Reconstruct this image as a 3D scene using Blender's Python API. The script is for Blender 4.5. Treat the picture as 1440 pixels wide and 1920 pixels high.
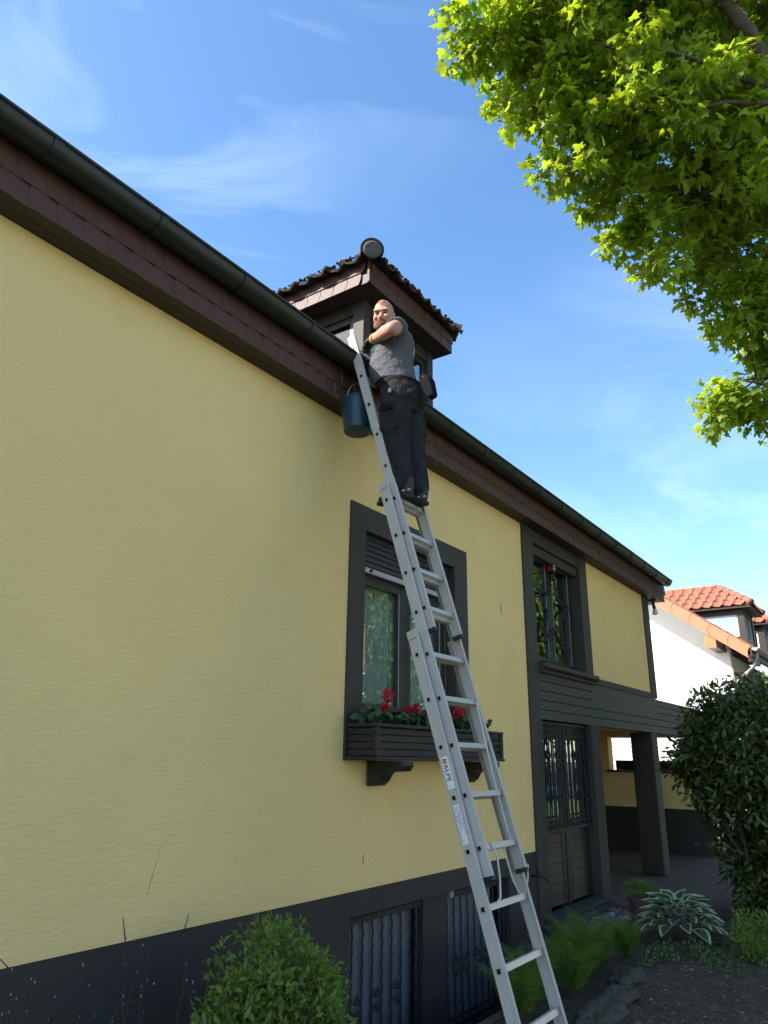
import bpy, math, random
import numpy as np
from mathutils import Vector, Matrix, Euler
random.seed(7); RNG = np.random.default_rng(11)
scn = bpy.context.scene
COL = scn.collection
for o in list(bpy.data.objects): bpy.data.objects.remove(o)
R = math.radians

# ------------------------------------------------------------------ camera
EYE = 1.70
cd = bpy.data.cameras.new('camera'); cam = bpy.data.objects.new('camera', cd); COL.objects.link(cam)
cd.sensor_fit = 'VERTICAL'; cd.sensor_height = 24.0; cd.lens = 1367/1920*24.0
cd.clip_start = .05; cd.clip_end = 3000
right = Vector((.575351, -.817787, .013989)); upv = Vector((-.268320, -.172564, .947748)); fwd = Vector((.772642, .549041, .318714))
M = Matrix((right, upv, -fwd)).transposed().to_4x4(); M.translation = (0, 0, EYE)
cam.matrix_world = M
scn.camera = cam
scn.render.resolution_x = 768; scn.render.resolution_y = 1024

# ------------------------------------------------------------------ sky, sun, exposure
SUN_TO = Vector((-1.0, .80, 1.0)).normalized()        # from over the roof, behind and left of the camera
ELEV = math.asin(SUN_TO.z); AZ = math.atan2(SUN_TO.x, SUN_TO.y)
scn.view_settings.view_transform = 'Standard'; scn.view_settings.look = 'None'
scn.view_settings.gamma = 1; scn.view_settings.use_curve_mapping = False
scn.view_settings.exposure = 1.72
w = bpy.data.worlds.new('World'); scn.world = w; w.use_nodes = True
nt = w.node_tree; nt.nodes.clear()
def N(tree, t, **k):
    n = tree.nodes.new(t)
    for a, b in k.items(): setattr(n, a, b)
    return n
out = N(nt, 'ShaderNodeOutputWorld'); bg = N(nt, 'ShaderNodeBackground')
sky = N(nt, 'ShaderNodeTexSky', sky_type='NISHITA', sun_disc=False)
sky.sun_elevation = ELEV; sky.sun_rotation = AZ
sky.altitude = 100; sky.air_density = 1.0; sky.dust_density = 1.0; sky.ozone_density = 1.2
tc = N(nt, 'ShaderNodeTexCoord'); mp = N(nt, 'ShaderNodeMapping')
mp.vector_type = 'TEXTURE'; mp.inputs['Rotation'].default_value = (R(12), R(10), R(-50)); mp.inputs['Scale'].default_value = (1.0, .34, .30)
n1 = N(nt, 'ShaderNodeTexNoise'); n1.inputs['Scale'].default_value = 1.7; n1.inputs['Detail'].default_value = 7; n1.inputs['Roughness'].default_value = .56; n1.inputs['Distortion'].default_value = .7
n2 = N(nt, 'ShaderNodeTexNoise'); n2.inputs['Scale'].default_value = 1.15; n2.inputs['Detail'].default_value = 2
r1 = N(nt, 'ShaderNodeMapRange'); r1.inputs['From Min'].default_value = .50; r1.inputs['From Max'].default_value = .82
r2 = N(nt, 'ShaderNodeMapRange'); r2.inputs['From Min'].default_value = .40; r2.inputs['From Max'].default_value = .66
mm = N(nt, 'ShaderNodeMath', operation='MULTIPLY'); mm2 = N(nt, 'ShaderNodeMath', operation='MULTIPLY'); mm2.inputs[1].default_value = .32
mix = N(nt, 'ShaderNodeMix', data_type='RGBA'); mix.inputs['B'].default_value = (7.2, 7.9, 8.8, 1)
L = nt.links.new
L(tc.outputs['Generated'], mp.inputs['Vector']); L(mp.outputs[0], n1.inputs['Vector']); L(tc.outputs['Generated'], n2.inputs['Vector'])
L(n1.outputs[0], r1.inputs['Value']); L(n2.outputs[0], r2.inputs['Value']); L(r1.outputs[0], mm.inputs[0]); L(r2.outputs[0], mm.inputs[1]); L(mm.outputs[0], mm2.inputs[0])
L(mm2.outputs[0], mix.inputs['Factor']); hsv = N(nt, 'ShaderNodeHueSaturation'); hsv.inputs['Saturation'].default_value = 1.20; hsv.inputs['Value'].default_value = .95; L(sky.outputs[0], hsv.inputs['Color']); L(hsv.outputs[0], mix.inputs['A']); L(mix.outputs['Result'], bg.inputs['Color']); L(bg.outputs[0], out.inputs[0])
bg.inputs['Strength'].default_value = .115
sd = bpy.data.lights.new('sun', 'SUN'); sd.energy = 3.4; sd.angle = R(.5); sd.color = (1, .95, .87)
so = bpy.data.objects.new('sun', sd); COL.objects.link(so)
so.rotation_euler = SUN_TO.to_track_quat('Z', 'Y').to_euler(); so.location = (-20, 16, 30)

# ------------------------------------------------------------------ materials
MATS = {}
def mat(name, col, rough=.7, metal=0., var=.0, vscale=3., bump=0., bscale=40., bstretch=(1, 1, 1), bdist=.01, spec=.5, col2=None, island=0., transl=None, detail=4., stain=None, vstretch=(1, 1, 1)):
    m = bpy.data.materials.new(name); m.use_nodes = True; t = m.node_tree; b = t.nodes['Principled BSDF']; lk = t.links.new
    b.inputs['Roughness'].default_value = rough; b.inputs['Metallic'].default_value = metal; b.inputs['Specular IOR Level'].default_value = spec
    c = (*col, 1); b.inputs['Base Color'].default_value = c
    geo = N(t, 'ShaderNodeNewGeometry'); colout = None
    if var or col2:
        mpn = N(t, 'ShaderNodeMapping'); mpn.inputs['Scale'].default_value = vstretch; lk(geo.outputs['Position'], mpn.inputs[0])
        nz = N(t, 'ShaderNodeTexNoise'); nz.inputs['Scale'].default_value = vscale; nz.inputs['Detail'].default_value = detail; nz.inputs['Roughness'].default_value = .6
        lk(mpn.outputs[0], nz.inputs['Vector'])
        rp = N(t, 'ShaderNodeMapRange'); rp.inputs['From Min'].default_value = .32; rp.inputs['From Max'].default_value = .68; lk(nz.outputs[0], rp.inputs['Value'])
        mx = N(t, 'ShaderNodeMix', data_type='RGBA')
        a = tuple(x*(1-var) for x in col); d = col2 if col2 else tuple(min(1, x*(1+var)) for x in col)
        mx.inputs['A'].default_value = (*a, 1); mx.inputs['B'].default_value = (*d, 1); lk(rp.outputs[0], mx.inputs['Factor']); colout = mx.outputs['Result']
    if island:
        hs = N(t, 'ShaderNodeHueSaturation'); ma = N(t, 'ShaderNodeMapRange'); ma.inputs['To Min'].default_value = 1-island; ma.inputs['To Max'].default_value = 1+island
        lk(geo.outputs['Random Per Island'], ma.inputs['Value']); lk(ma.outputs[0], hs.inputs['Value'])
        mh = N(t, 'ShaderNodeMapRange'); mh.inputs['To Min'].default_value = .485; mh.inputs['To Max'].default_value = .515
        lk(geo.outputs['Random Per Island'], mh.inputs['Value']); lk(mh.outputs[0], hs.inputs['Hue'])
        if colout: lk(colout, hs.inputs['Color'])
        else: hs.inputs['Color'].default_value = c
        colout = hs.outputs[0]
    if stain:   # (colour, noise scale, threshold): weathered blotches with their own outline
        nz = N(t, 'ShaderNodeTexNoise'); nz.inputs['Scale'].default_value = stain[1]; nz.inputs['Detail'].default_value = 8; nz.inputs['Roughness'].default_value = .65; lk(geo.outputs['Position'], nz.inputs['Vector'])
        rp = N(t, 'ShaderNodeMapRange'); rp.inputs['From Min'].default_value = stain[2]; rp.inputs['From Max'].default_value = stain[2]+.12; lk(nz.outputs[0], rp.inputs['Value'])
        mx = N(t, 'ShaderNodeMix', data_type='RGBA'); mx.inputs['B'].default_value = (*stain[0], 1); lk(rp.outputs[0], mx.inputs['Factor'])
        if colout: lk(colout, mx.inputs['A'])
        else: mx.inputs['A'].default_value = c
        colout = mx.outputs['Result']
    if colout: lk(colout, b.inputs['Base Color'])
    if bump:
        mpb = N(t, 'ShaderNodeMapping'); mpb.inputs['Scale'].default_value = bstretch; lk(geo.outputs['Position'], mpb.inputs[0])
        nb = N(t, 'ShaderNodeTexNoise'); nb.inputs['Scale'].default_value = bscale; nb.inputs['Detail'].default_value = 5; nb.inputs['Roughness'].default_value = .55; nb.inputs['Distortion'].default_value = .6
        lk(mpb.outputs[0], nb.inputs['Vector'])
        bp = N(t, 'ShaderNodeBump'); bp.inputs['Strength'].default_value = bump; bp.inputs['Distance'].default_value = bdist; lk(nb.outputs[0], bp.inputs['Height']); lk(bp.outputs[0], b.inputs['Normal'])
    if transl:
        tr = N(t, 'ShaderNodeBsdfTranslucent'); ms = N(t, 'ShaderNodeMixShader'); ms.inputs[0].default_value = transl[1]; o = t.nodes['Material Output']
        if colout:
            mu = N(t, 'ShaderNodeMix', data_type='RGBA', blend_type='MULTIPLY'); mu.inputs['Factor'].default_value = 1; mu.inputs['B'].default_value = (*transl[0], 1); lk(colout, mu.inputs['A']); lk(mu.outputs['Result'], tr.inputs['Color'])
        else: tr.inputs['Color'].default_value = (*transl[0], 1)
        lk(b.outputs[0], ms.inputs[1]); lk(tr.outputs[0], ms.inputs[2]); lk(ms.outputs[0], o.inputs['Surface'])
    MATS[name] = m; return m
def glass_mat(name, tint=(.9, .95, .95), base=.16, rough=.0):
    m = bpy.data.materials.new(name); m.use_nodes = True; t = m.node_tree; t.nodes.clear(); lk = t.links.new
    o = N(t, 'ShaderNodeOutputMaterial'); g = N(t, 'ShaderNodeBsdfGlossy'); g.inputs['Roughness'].default_value = rough; g.inputs['Color'].default_value = (.95, .97, 1, 1)
    tr = N(t, 'ShaderNodeBsdfTransparent'); tr.inputs['Color'].default_value = (*tint, 1)
    lw_ = N(t, 'ShaderNodeLayerWeight'); lw_.inputs['Blend'].default_value = .5; fr = N(t, 'ShaderNodeMath', operation='POWER'); fr.inputs[1].default_value = 4.; lk(lw_.outputs['Facing'], fr.inputs[0])
    mr = N(t, 'ShaderNodeMapRange'); mr.inputs['To Min'].default_value = base; mr.inputs['To Max'].default_value = 1; lk(fr.outputs[0], mr.inputs['Value'])
    mx = N(t, 'ShaderNodeMixShader'); lk(mr.outputs[0], mx.inputs[0]); lk(tr.outputs[0], mx.inputs[1]); lk(g.outputs[0], mx.inputs[2]); lk(mx.outputs[0], o.inputs[0])
    MATS[name] = m; return m

mat('plaster', (.84, .630, .265), .9, var=.04, vscale=.8, stain=((.79, .575, .23), 1.3, .60), bump=.70, bscale=15, bstretch=(1., 1., 3.3), bdist=.009, spec=.2)
mat('plinth', (.036, .033, .028), .75, var=.12, vscale=2.5, bump=.12, bscale=60, bdist=.003, stain=((.050, .050, .050), 2.2, .64))
mat('trim', (.043, .035, .026), .68, var=.14, vscale=4, vstretch=(1, 1, .3), bump=.25, bscale=60, bdist=.003, stain=((.054, .046, .036), 3.5, .60))
mat('board', (.046, .039, .031), .60, var=.16, vscale=6, vstretch=(.15, 1, 3), bump=.22, bscale=30, bstretch=(.12, 1, 3), bdist=.003)
mat('soffit', (.031, .019, .014), .6, var=.12, vscale=5, vstretch=(.12, 1, 1), bump=.1, bscale=40, bstretch=(.1, 1, 1), bdist=.002)
mat('shingle', (.088, .038, .028), .62, var=.10, vscale=5, stain=((.14, .085, .075), 7, .72), bump=.08, bscale=90, bdist=.002)
mat('shingle_edge', (.20, .14, .12), .8)
mat('gutter', (.022, .026, .022), .42, metal=.25, var=.22, vscale=4, vstretch=(.25, 1, 1), bump=.05, bscale=20, bdist=.004, stain=((.06, .06, .052), 9, .70))
mat('rooftile_old', (.060, .038, .030), .9, var=.3, vscale=9, bump=.6, bscale=45, bdist=.01, stain=((.030, .030, .018), 14, .50))
mat('cap_end', (.085, .082, .076), .9, var=.25, vscale=22, bump=.4, bscale=60, bdist=.006, stain=((.05, .05, .045), 18, .58))
mat('rooftile', (.30, .115, .068), .8, var=.16, vscale=5, bump=.25, bscale=60, bdist=.006, stain=((.13, .072, .045), 6, .60))
mat('verge', (.52, .175, .085), .6, var=.06, vscale=3)
mat('white_render', (.80, .795, .77), .9, var=.02, vscale=1.3, bump=.2, bscale=60, bdist=.004)
mat('beige_render', (.46, .43, .38), .9, var=.05, vscale=2)
mat('frame_dark', (.026, .024, .021), .42, var=.1, vscale=6)
mat('frame_brown', (.040, .024, .017), .5)
mat('white_paint', (.74, .74, .72), .5)
mat('shutter', (.030, .031, .029), .5)
mat('shutter_bar', (.42, .41, .39), .5)
mat('curtain', (.50, .55, .50), .95, transl=((.9, .9, .9), .15))
glass_mat('glass', tint=(.97, 1, .98), base=.17); glass_mat('glass_clear', tint=(.8, .85, .85), base=.20); glass_mat('glass_sky', tint=(.8, .85, .88), base=.035); glass_mat('glass_blue', tint=(.72, .78, .82), base=.36)
mat('dormer_blind', (.10, .12, .145), .9)
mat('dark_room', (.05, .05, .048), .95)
mat('iron', (.028, .030, .033), .5, metal=.3, bump=.15, bscale=80, bdist=.002)
mat('cellar_panel', (.110, .120, .138), .55, var=.12, vscale=3)
mat('wood_door', (.024, .019, .016), .5, var=.15, vscale=5, vstretch=(.2, 1, 3))
mat('box_wood', (.020, .017, .015), .55, var=.2, vscale=5, vstretch=(.2, 1, 3), bump=.15, bscale=50, bstretch=(.2, 1, 2), bdist=.003)
mat('concrete', (.090, .067, .050), .9, var=.18, vscale=2.2, bump=.3, bscale=50, bdist=.006, stain=((.065, .055, .046), 1.6, .54))
mat('soil', (.078, .058, .040), .98, var=.35, vscale=6, bump=.9, bscale=35, bdist=.03, stain=((.12, .095, .065), 28, .60), detail=8)
mat('lawn', (.10, .17, .035), .95, var=.3, vscale=6, bump=.5, bscale=60, bdist=.03)
mat('street', (.24, .235, .225), .9, var=.1, vscale=3)
mat('stone', (.070, .062, .052), .9, var=.25, vscale=8, bump=.5, bscale=25, bdist=.02, stain=((.030, .042, .012), 7, .46))
mat('pebble', (.19, .18, .165), .75, var=.3, vscale=9, island=.35)
mat('aluminium', (.50, .47, .425), .70, metal=.0, spec=.05, var=.05, vscale=6, bump=.03, bscale=60, bstretch=(1, 1, .1), bdist=.001)
mat('alu_rung', (.64, .605, .56), .45, metal=.6)
mat('black_plastic', (.018, .018, .019), .45)
mat('near_black', (.006, .006, .006), .9)
mat('sticker', (.80, .80, .80), .4); mat('ink', (.02, .02, .02), .5); mat('ink_grey', (.28, .30, .34), .5); mat('ink_orange', (.70, .17, .03), .5)
mat('rope', (.62, .60, .54), .9)
mat('bucket', (.016, .055, .085), .38, var=.12, vscale=7)
mat('skin', (.46, .235, .165), .6, var=.08, vscale=16, spec=.4); mat('hair', (.26, .135, .065), .9); mat('beard', (.17, .068, .032), .95, var=.2, vscale=60)
mat('eye', (.012, .009, .007), .5); mat('lips', (.24, .10, .08), .7)
mat('shirt', (.105, .105, .112), .92, var=.07, vscale=12, bump=.8, bscale=11, bstretch=(1, 1.2, 2.6), bdist=.020, spec=.1)
mat('trousers', (.027, .027, .028), .95, var=.2, vscale=14, bump=.9, bscale=12, bstretch=(1, 1, 2.2), bdist=.022, spec=.1)
mat('shoe', (.030, .028, .026), .7, bump=.2, bscale=60, bdist=.004); mat('sole', (.020, .020, .020), .8); mat('reflector', (.40, .41, .42), .6)
mat('glove', (.022, .026, .024), .7); mat('glove_cuff', (.36, .25, .02), .85); mat('holster', (.016, .016, .016), 1., spec=0.); mat('leather', (.012, .012, .012), .8, spec=.1)
mat('bark', (.085, .065, .048), .95, var=.3, vscale=12, vstretch=(1, 1, .25), bump=.8, bscale=22, bstretch=(1, 1, .3), bdist=.03)
mat('maple_leaf', (.150, .225, .017), .55, var=.22, vscale=1.6, island=.30, transl=((3.2, 2.7, 1.3), .46), spec=.35)
mat('tree_leaf', (.075, .135, .022), .6, island=.3, transl=((2.4, 2.3, 1.5), .45))
mat('laurel_leaf', (.058, .088, .020), .36, island=.45, transl=((2.8, 2.4, 1.2), .22), spec=.5)
mat('shrub_leaf', (.140, .215, .036), .5, island=.3, transl=((2., 2., 1.2), .35))
mat('fern', (.095, .165, .030), .6, island=.28, transl=((2., 2., 1.2), .4))
mat('hosta_leaf', (.055, .12, .045), .5, island=.2, transl=((1.6, 1.8, 1.2), .25)); mat('hosta_edge', (.46, .50, .30), .55, transl=((1.2, 1.2, 1.1), .3))
mat('cover_leaf', (.075, .125, .040), .6, island=.4, transl=((1.8, 1.8, 1.2), .3)); mat('cover_pale', (.26, .30, .15), .6, island=.4, transl=((1.4, 1.4, 1.2), .3))
mat('geranium_leaf', (.030, .070, .020), .6, island=.3); mat('geranium_red', (.62, .012, .022), .55, island=.25, transl=((1., 1., 1.), .25))
mat('dry_leaf', (.22, .17, .10), .9, island=.5); mat('twig', (.038, .028, .022), .9); mat('bud', (.30, .28, .24), .8)
mat('terracotta', (.13, .075, .055), .85, var=.2, vscale=8); mat('brass', (.35, .27, .12), .35, metal=.8); mat('red_plastic', (.22, .015, .02), .4)
mat('zinc', (.36, .33, .29), .45, metal=.5, var=.15, vscale=5); mat('lamp_glass', (.7, .7, .68), .2); mat('car_paint', (.75, .76, .78), .25); mat('tyre', (.02, .02, .02), .8)
mat('moss_dark', (.030, .028, .018), 1., var=.4, vscale=30, bump=.8, bscale=70, bdist=.02)
mat('moss', (.040, .052, .014), 1., var=.35, vscale=25, bump=.8, bscale=70, bdist=.02)

# ------------------------------------------------------------------ mesh helpers
WO = {}
class MB:
    def __init__(s): s.v = []; s.f = []; s.m = []
    def add(s, vs, fs, mi=0):
        b = len(s.v); s.v += [tuple(p) for p in vs]; s.f += [tuple(i+b for i in f) for f in fs]; s.m += [mi]*len(fs); return s
    def box(s, x0, x1, y0, y1, z0, z1, mi=0):
        return s.add([(x0,y0,z0),(x1,y0,z0),(x1,y1,z0),(x0,y1,z0),(x0,y0,z1),(x1,y0,z1),(x1,y1,z1),(x0,y1,z1)],
                     [(0,3,2,1),(4,5,6,7),(0,1,5,4),(1,2,6,5),(2,3,7,6),(3,0,4,7)], mi)
    def prism(s, pts, axis, a, b, mi=0, cap=True, mi_side=None):      # polygon pts in the other two axes, extruded along axis from a to b
        n = len(pts)
        def P(p, t):
            return (t, p[0], p[1]) if axis == 'x' else ((p[0], t, p[1]) if axis == 'y' else (p[0], p[1], t))
        vs = [P(p, a) for p in pts]+[P(p, b) for p in pts]
        s.add(vs, [(i, (i+1) % n, n+(i+1) % n, n+i) for i in range(n)], mi if mi_side is None else mi_side)
        if cap:
            k = len(s.v)-2*n
            s.f += [tuple(k+i for i in range(n))[::-1], tuple(k+n+i for i in range(n))]; s.m += [mi, mi]
        return s
    def tube(s, pts, rad, n=8, mi=0, caps=True):
        pts = [Vector(p) for p in pts]; k = len(pts)
        if not hasattr(rad, '__len__'): rad = [rad]*k
        rings = []; prev = None
        for i, p in enumerate(pts):
            d = (pts[min(i+1, k-1)]-pts[max(i-1, 0)]).normalized()
            if prev is None: a = d.orthogonal().normalized()
            else: a = (prev-d*prev.dot(d)); a = a.normalized() if a.length > 1e-6 else d.orthogonal().normalized()
            prev = a; b = d.cross(a)
            rings.append([p+(a*math.cos(2*math.pi*j/n)+b*math.sin(2*math.pi*j/n))*rad[i] for j in range(n)])
        vs = [q for r_ in rings for q in r_]
        fs = [(i*n+j, i*n+(j+1) % n, (i+1)*n+(j+1) % n, (i+1)*n+j) for i in range(k-1) for j in range(n)]
        if caps: fs += [tuple(range(n))[::-1], tuple((k-1)*n+j for j in range(n))]
        return s.add(vs, fs, mi)
    def etube(s, secs, yaw=0., n=28, mi=0):            # stacked elliptical sections (cx, cy, z, rx, ry)
        vs = []; c_, s_ = math.cos(yaw), math.sin(yaw)
        for cx, cy, z, rx, ry in secs:
            for j in range(n):
                a, b = rx*math.cos(2*math.pi*j/n), ry*math.sin(2*math.pi*j/n); vs.append((cx+a*c_-b*s_, cy+a*s_+b*c_, z))
        k = len(secs)
        return s.add(vs, [(i*n+j, i*n+(j+1) % n, (i+1)*n+(j+1) % n, (i+1)*n+j) for i in range(k-1) for j in range(n)]+[tuple(range(n))[::-1], tuple((k-1)*n+j for j in range(n))], mi)
    def cap(s, p0, p1, r0, r1, n=14, mi=0):            # tapered capsule
        p0, p1 = Vector(p0), Vector(p1); d = (p1-p0); l = d.length; d = d/l if l > 1e-6 else Vector((0, 0, 1))
        pts = []; rad = []
        for a in (-85, -60, -30, 0): pts.append(p0+d*r0*math.sin(R(a))); rad.append(r0*math.cos(R(a)))
        for a in (0, 30, 60, 85): pts.append(p1+d*r1*math.sin(R(a))); rad.append(r1*math.cos(R(a)))
        if l < 1e-4: pts.pop(4); rad.pop(4)
        return s.tube(pts, rad, n, mi)
    def ell(s, c, r, rot=None, n=16, k=10, mi=0):
        c = Vector(c); vs = []
        for i in range(k+1):
            a = math.pi*i/k
            for j in range(n):
                b = 2*math.pi*j/n; p = Vector((r[0]*math.sin(a)*math.cos(b), r[1]*math.sin(a)*math.sin(b), r[2]*math.cos(a)))
                if rot is not None: p = rot @ p
                vs.append(c+p)
        return s.add(vs, [(i*n+j, (i+1)*n+j, (i+1)*n+(j+1) % n, i*n+(j+1) % n) for i in range(k) for j in range(n)], mi)
    def lathe(s, prof, c=(0, 0, 0), n=24, mi=0, rot=None):
        c = Vector(c); vs = []
        for r_, z in prof:
            for j in range(n):
                p = Vector((r_*math.cos(2*math.pi*j/n), r_*math.sin(2*math.pi*j/n), z)); p = rot @ p if rot is not None else p
                vs.append(c+p)
        return s.add(vs, [(i*n+j, i*n+(j+1) % n, (i+1)*n+(j+1) % n, (i+1)*n+j) for i in range(len(prof)-1) for j in range(n)], mi)
    def mesh(s, name, mats, smooth=False):
        me = bpy.data.meshes.new(name); me.from_pydata(s.v, [], s.f)
        for m in ([mats] if isinstance(mats, str) else mats): me.materials.append(MATS[m])
        me.polygons.foreach_set('material_index', s.m)
        if smooth: me.polygons.foreach_set('use_smooth', [True]*len(s.f))
        me.update(); return me
    def build(s, name, mats, parent=None, smooth=False, bevel=0., **k):
        o = place(name, s.mesh(name, mats, smooth), parent)
        if bevel: bev(o, bevel)
        if smooth == 'auto': autosmooth(o)
        return tag(o, **k)
def bev(o, wdt, seg=2):
    b = o.modifiers.new('bevel', 'BEVEL'); b.width = wdt; b.segments = seg; b.limit_method = 'ANGLE'; b.angle_limit = R(40)
def autosmooth(o):
    me = o.data; me.set_sharp_from_angle(angle=R(38))
def place(name, data, parent=None, at=(0, 0, 0), rot=None):
    o = bpy.data.objects.new(name, data); COL.objects.link(o); at = Vector(at)
    o.parent = parent; o.location = at-(WO[parent] if parent else Vector((0, 0, 0))); WO[o] = at
    if rot is not None: o.rotation_euler = rot
    return o
def tag(o, label=None, cat=None, group=None, kind=None):
    if label: o['label'] = label
    if cat: o['category'] = cat
    if group: o['group'] = group
    if kind: o['kind'] = kind
    return o
def thing(name, loc, label, cat, group=None): return tag(place(name, None, None, loc), label, cat, group)
def arr_mesh(name, V, F, mats, mi=None, smooth=False):
    me = bpy.data.meshes.new(name); nf, k = F.shape
    me.vertices.add(len(V)); me.vertices.foreach_set('co', V.astype(np.float32).ravel())
    me.loops.add(nf*k); me.loops.foreach_set('vertex_index', F.astype(np.int32).ravel())
    me.polygons.add(nf); me.polygons.foreach_set('loop_start', np.arange(0, nf*k, k, dtype=np.int32)); me.polygons.foreach_set('loop_total', np.full(nf, k, dtype=np.int32))
    for m in ([mats] if isinstance(mats, str) else mats): me.materials.append(MATS[m])
    if mi is not None: me.polygons.foreach_set('material_index', mi.astype(np.int32))
    if smooth: me.polygons.foreach_set('use_smooth', np.ones(nf, dtype=bool))
    me.update(calc_edges=True); me.validate(); return me
def unit(a): return a/np.maximum(np.linalg.norm(a, axis=-1, keepdims=True), 1e-9)
def leaves(P, DIR, NRM, S, tmpl):         # leaf copies: template x = along leaf, y = across, z = normal
    tv, tf = tmpl; n = len(P)
    X = unit(DIR); Z = unit(NRM-X*np.sum(NRM*X, -1, keepdims=True)); Y = np.cross(Z, X)
    B = np.stack([X, Y, Z], 1)*S[:, None, None]
    V = np.einsum('vk,nkj->nvj', tv, B)+P[:, None, :]
    F = (tf[None]+(np.arange(n)*len(tv))[:, None, None]).reshape(-1, tf.shape[1])
    return V.reshape(-1, 3), F
def fan(out, z0=.0):                       # outline (x,y,z) -> triangle fan template from (0,0,0)
    tv = np.array([(0.35, 0, z0)]+list(out), float); n = len(out)
    return tv, np.array([(0, i+1, (i+1) % n+1) for i in range(n)])
def maple_tmpl():
    pol = []
    for a, r_ in [(180, .04), (150, .30), (120, .34), (105, .62), (90, .40), (78, .44), (62, .80), (50, .58), (36, .50), (24, .56), (10, .84), (0, 1.0)]:
        pol.append((a, r_))
    pts = [(r_*math.cos(R(a))+.25, r_*math.sin(R(a))*.95, -.22*r_*r_) for a, r_ in pol]
    pts += [(x, -y, z) for x, y, z in pts[-2:0:-1]]
    return fan(pts, .03)
def oval_tmpl(wd=.42, fold=.12, droop=.15):
    tv = np.array([(0, 0, 0), (.25, wd*.38, fold*.6), (.55, wd*.5, fold*.7), (.82, wd*.28, fold*.1-droop*.5), (1, 0, -droop), (.82, -wd*.28, fold*.1-droop*.5), (.55, -wd*.5, fold*.7), (.25, -wd*.38, fold*.6), (.5, 0, 0)], float)
    return tv, np.array([(8, 0, 1), (8, 1, 2), (8, 2, 3), (8, 3, 4), (8, 4, 5), (8, 5, 6), (8, 6, 7), (8, 7, 0)])
MAPLE = maple_tmpl(); OVAL = oval_tmpl(); LAUREL = oval_tmpl(.40, .10, .22); ROUND = oval_tmpl(.75, .08, .1)
def rand_dirs(n): return unit(RNG.normal(size=(n, 3)))
def shell_leaves(lobes, dens, size, tmpl, inner=.35, upbias=.6, droop=.25, flat=1., cut=None):
    Ps, Ds, Ns, Ss = [], [], [], []
    for (x, y, z, r_) in lobes:
        n = int(dens*r_*r_*12.6)
        d = rand_dirs(n); rr = r_*(1-inner*RNG.random(n)**1.6)*(1+.12*RNG.normal(size=n))
        p = np.array((x, y, z))+d*rr[:, None]*np.array((1, 1, flat))
        nr = unit(d*.55+np.array((0, 0, upbias))+RNG.normal(size=(n, 3))*.45)
        di = unit(d+RNG.normal(size=(n, 3))*.6+np.array((0, 0, -droop)))
        Ps.append(p); Ds.append(di); Ns.append(nr); Ss.append(size*(.65+.6*RNG.random(n)))
    P, D, Nn, S = map(np.concatenate, (Ps, Ds, Ns, Ss))
    if cut is not None:
        k = cut(P); P, D, Nn, S = P[k], D[k], Nn[k], S[k]
    return leaves(P, D, Nn, S, tmpl)
def arc(a, b, n, sag): return [Vector(a).lerp(Vector(b), i/(n-1))+Vector((0, 0, -sag*math.sin(math.pi*i/(n-1)))) for i in range(n)]
def wig(p0, p1, n, amp, rg=random):
    p0, p1 = Vector(p0), Vector(p1); l = (p1-p0).length; o = []
    for i in range(n):
        t = i/(n-1); k = math.sin(math.pi*t)*amp*l
        o.append(p0.lerp(p1, t)+Vector((rg.uniform(-k, k), rg.uniform(-k, k), rg.uniform(-k, k))))
    return o

# ------------------------------------------------------------------ ground, lightwell, terrace, street side
D = 3.42
def hgt(x, y):
    return .016*math.sin(3.1*x+1.7*y)+.012*math.sin(7.3*x-5.1*y+1)+.008*math.sin(17*x+13*y)+.005*math.sin(31*x-23*y+2)
xs = [-600, -120, -40, -15, -6, 0, 2, 3.2] + [round(4.4+.06*i, 3) for i in range(46)] + [round(7.1+.06*i, 3) for i in range(1, 56)] + [12, 15, 20, 30, 60, 150, 600]
ys = [-600, -120, -40, -20, -9, -4, -1.5, -.3, .3] + [round(.66+.06*i, 3) for i in range(35)] + [2.75, 2.85, 2.95, 3.05, 3.15, 3.25, 3.42, 3.7, 9, 15, 40, 150, 600]
xs = sorted(set(xs)); ys = sorted(set(ys))
g = MB(); nx = len(xs); fine = lambda x, y: (4.5 < x < 10.3 and .3 < y < 3.3)
g.v = [(x, y, hgt(x, y) if fine(x, y) else 0.) for y in ys for x in xs]
for j in range(len(ys)-1):
    for i in range(nx-1):
        cx, cy = (xs[i]+xs[i+1])/2, (ys[j]+ys[j+1])/2
        if 4.4 < cx < 7.1 and 2.75 < cy < 3.70: continue
        g.f.append((j*nx+i, j*nx+i+1, (j+1)*nx+i+1, (j+1)*nx+i)); g.m.append(0)
g.build('ground', 'soil', smooth=True, kind='structure')
lw = MB().box(4.34, 4.4, 2.69, 3.42, -1.1, .03).box(7.1, 7.16, 2.69, 3.42, -1.1, .03).box(4.402, 7.098, 2.69, 2.75, -1.1, .025).box(4.34, 7.16, 2.69, 3.42, -1.16, -1.102)
lw.build('lightwell', 'concrete', kind='structure')
tp = MB().prism([(9.40, 3.30), (10.15, 1.95), (11.2, .4), (13, -2.0), (40, -2.0), (40, 9), (9.4, 9)], 'z', -.25, .10)
ter = tp.build('terrace', 'concrete', kind='structure', bevel=.012)
tj = MB()
MB().box(-60, 60, -7.5, -2.6, .002, .03).build('lawn', 'lawn', kind='structure')
MB().box(-90, 90, -13.5, -7.6, .002, .02).build('street', 'street', kind='structure')

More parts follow.
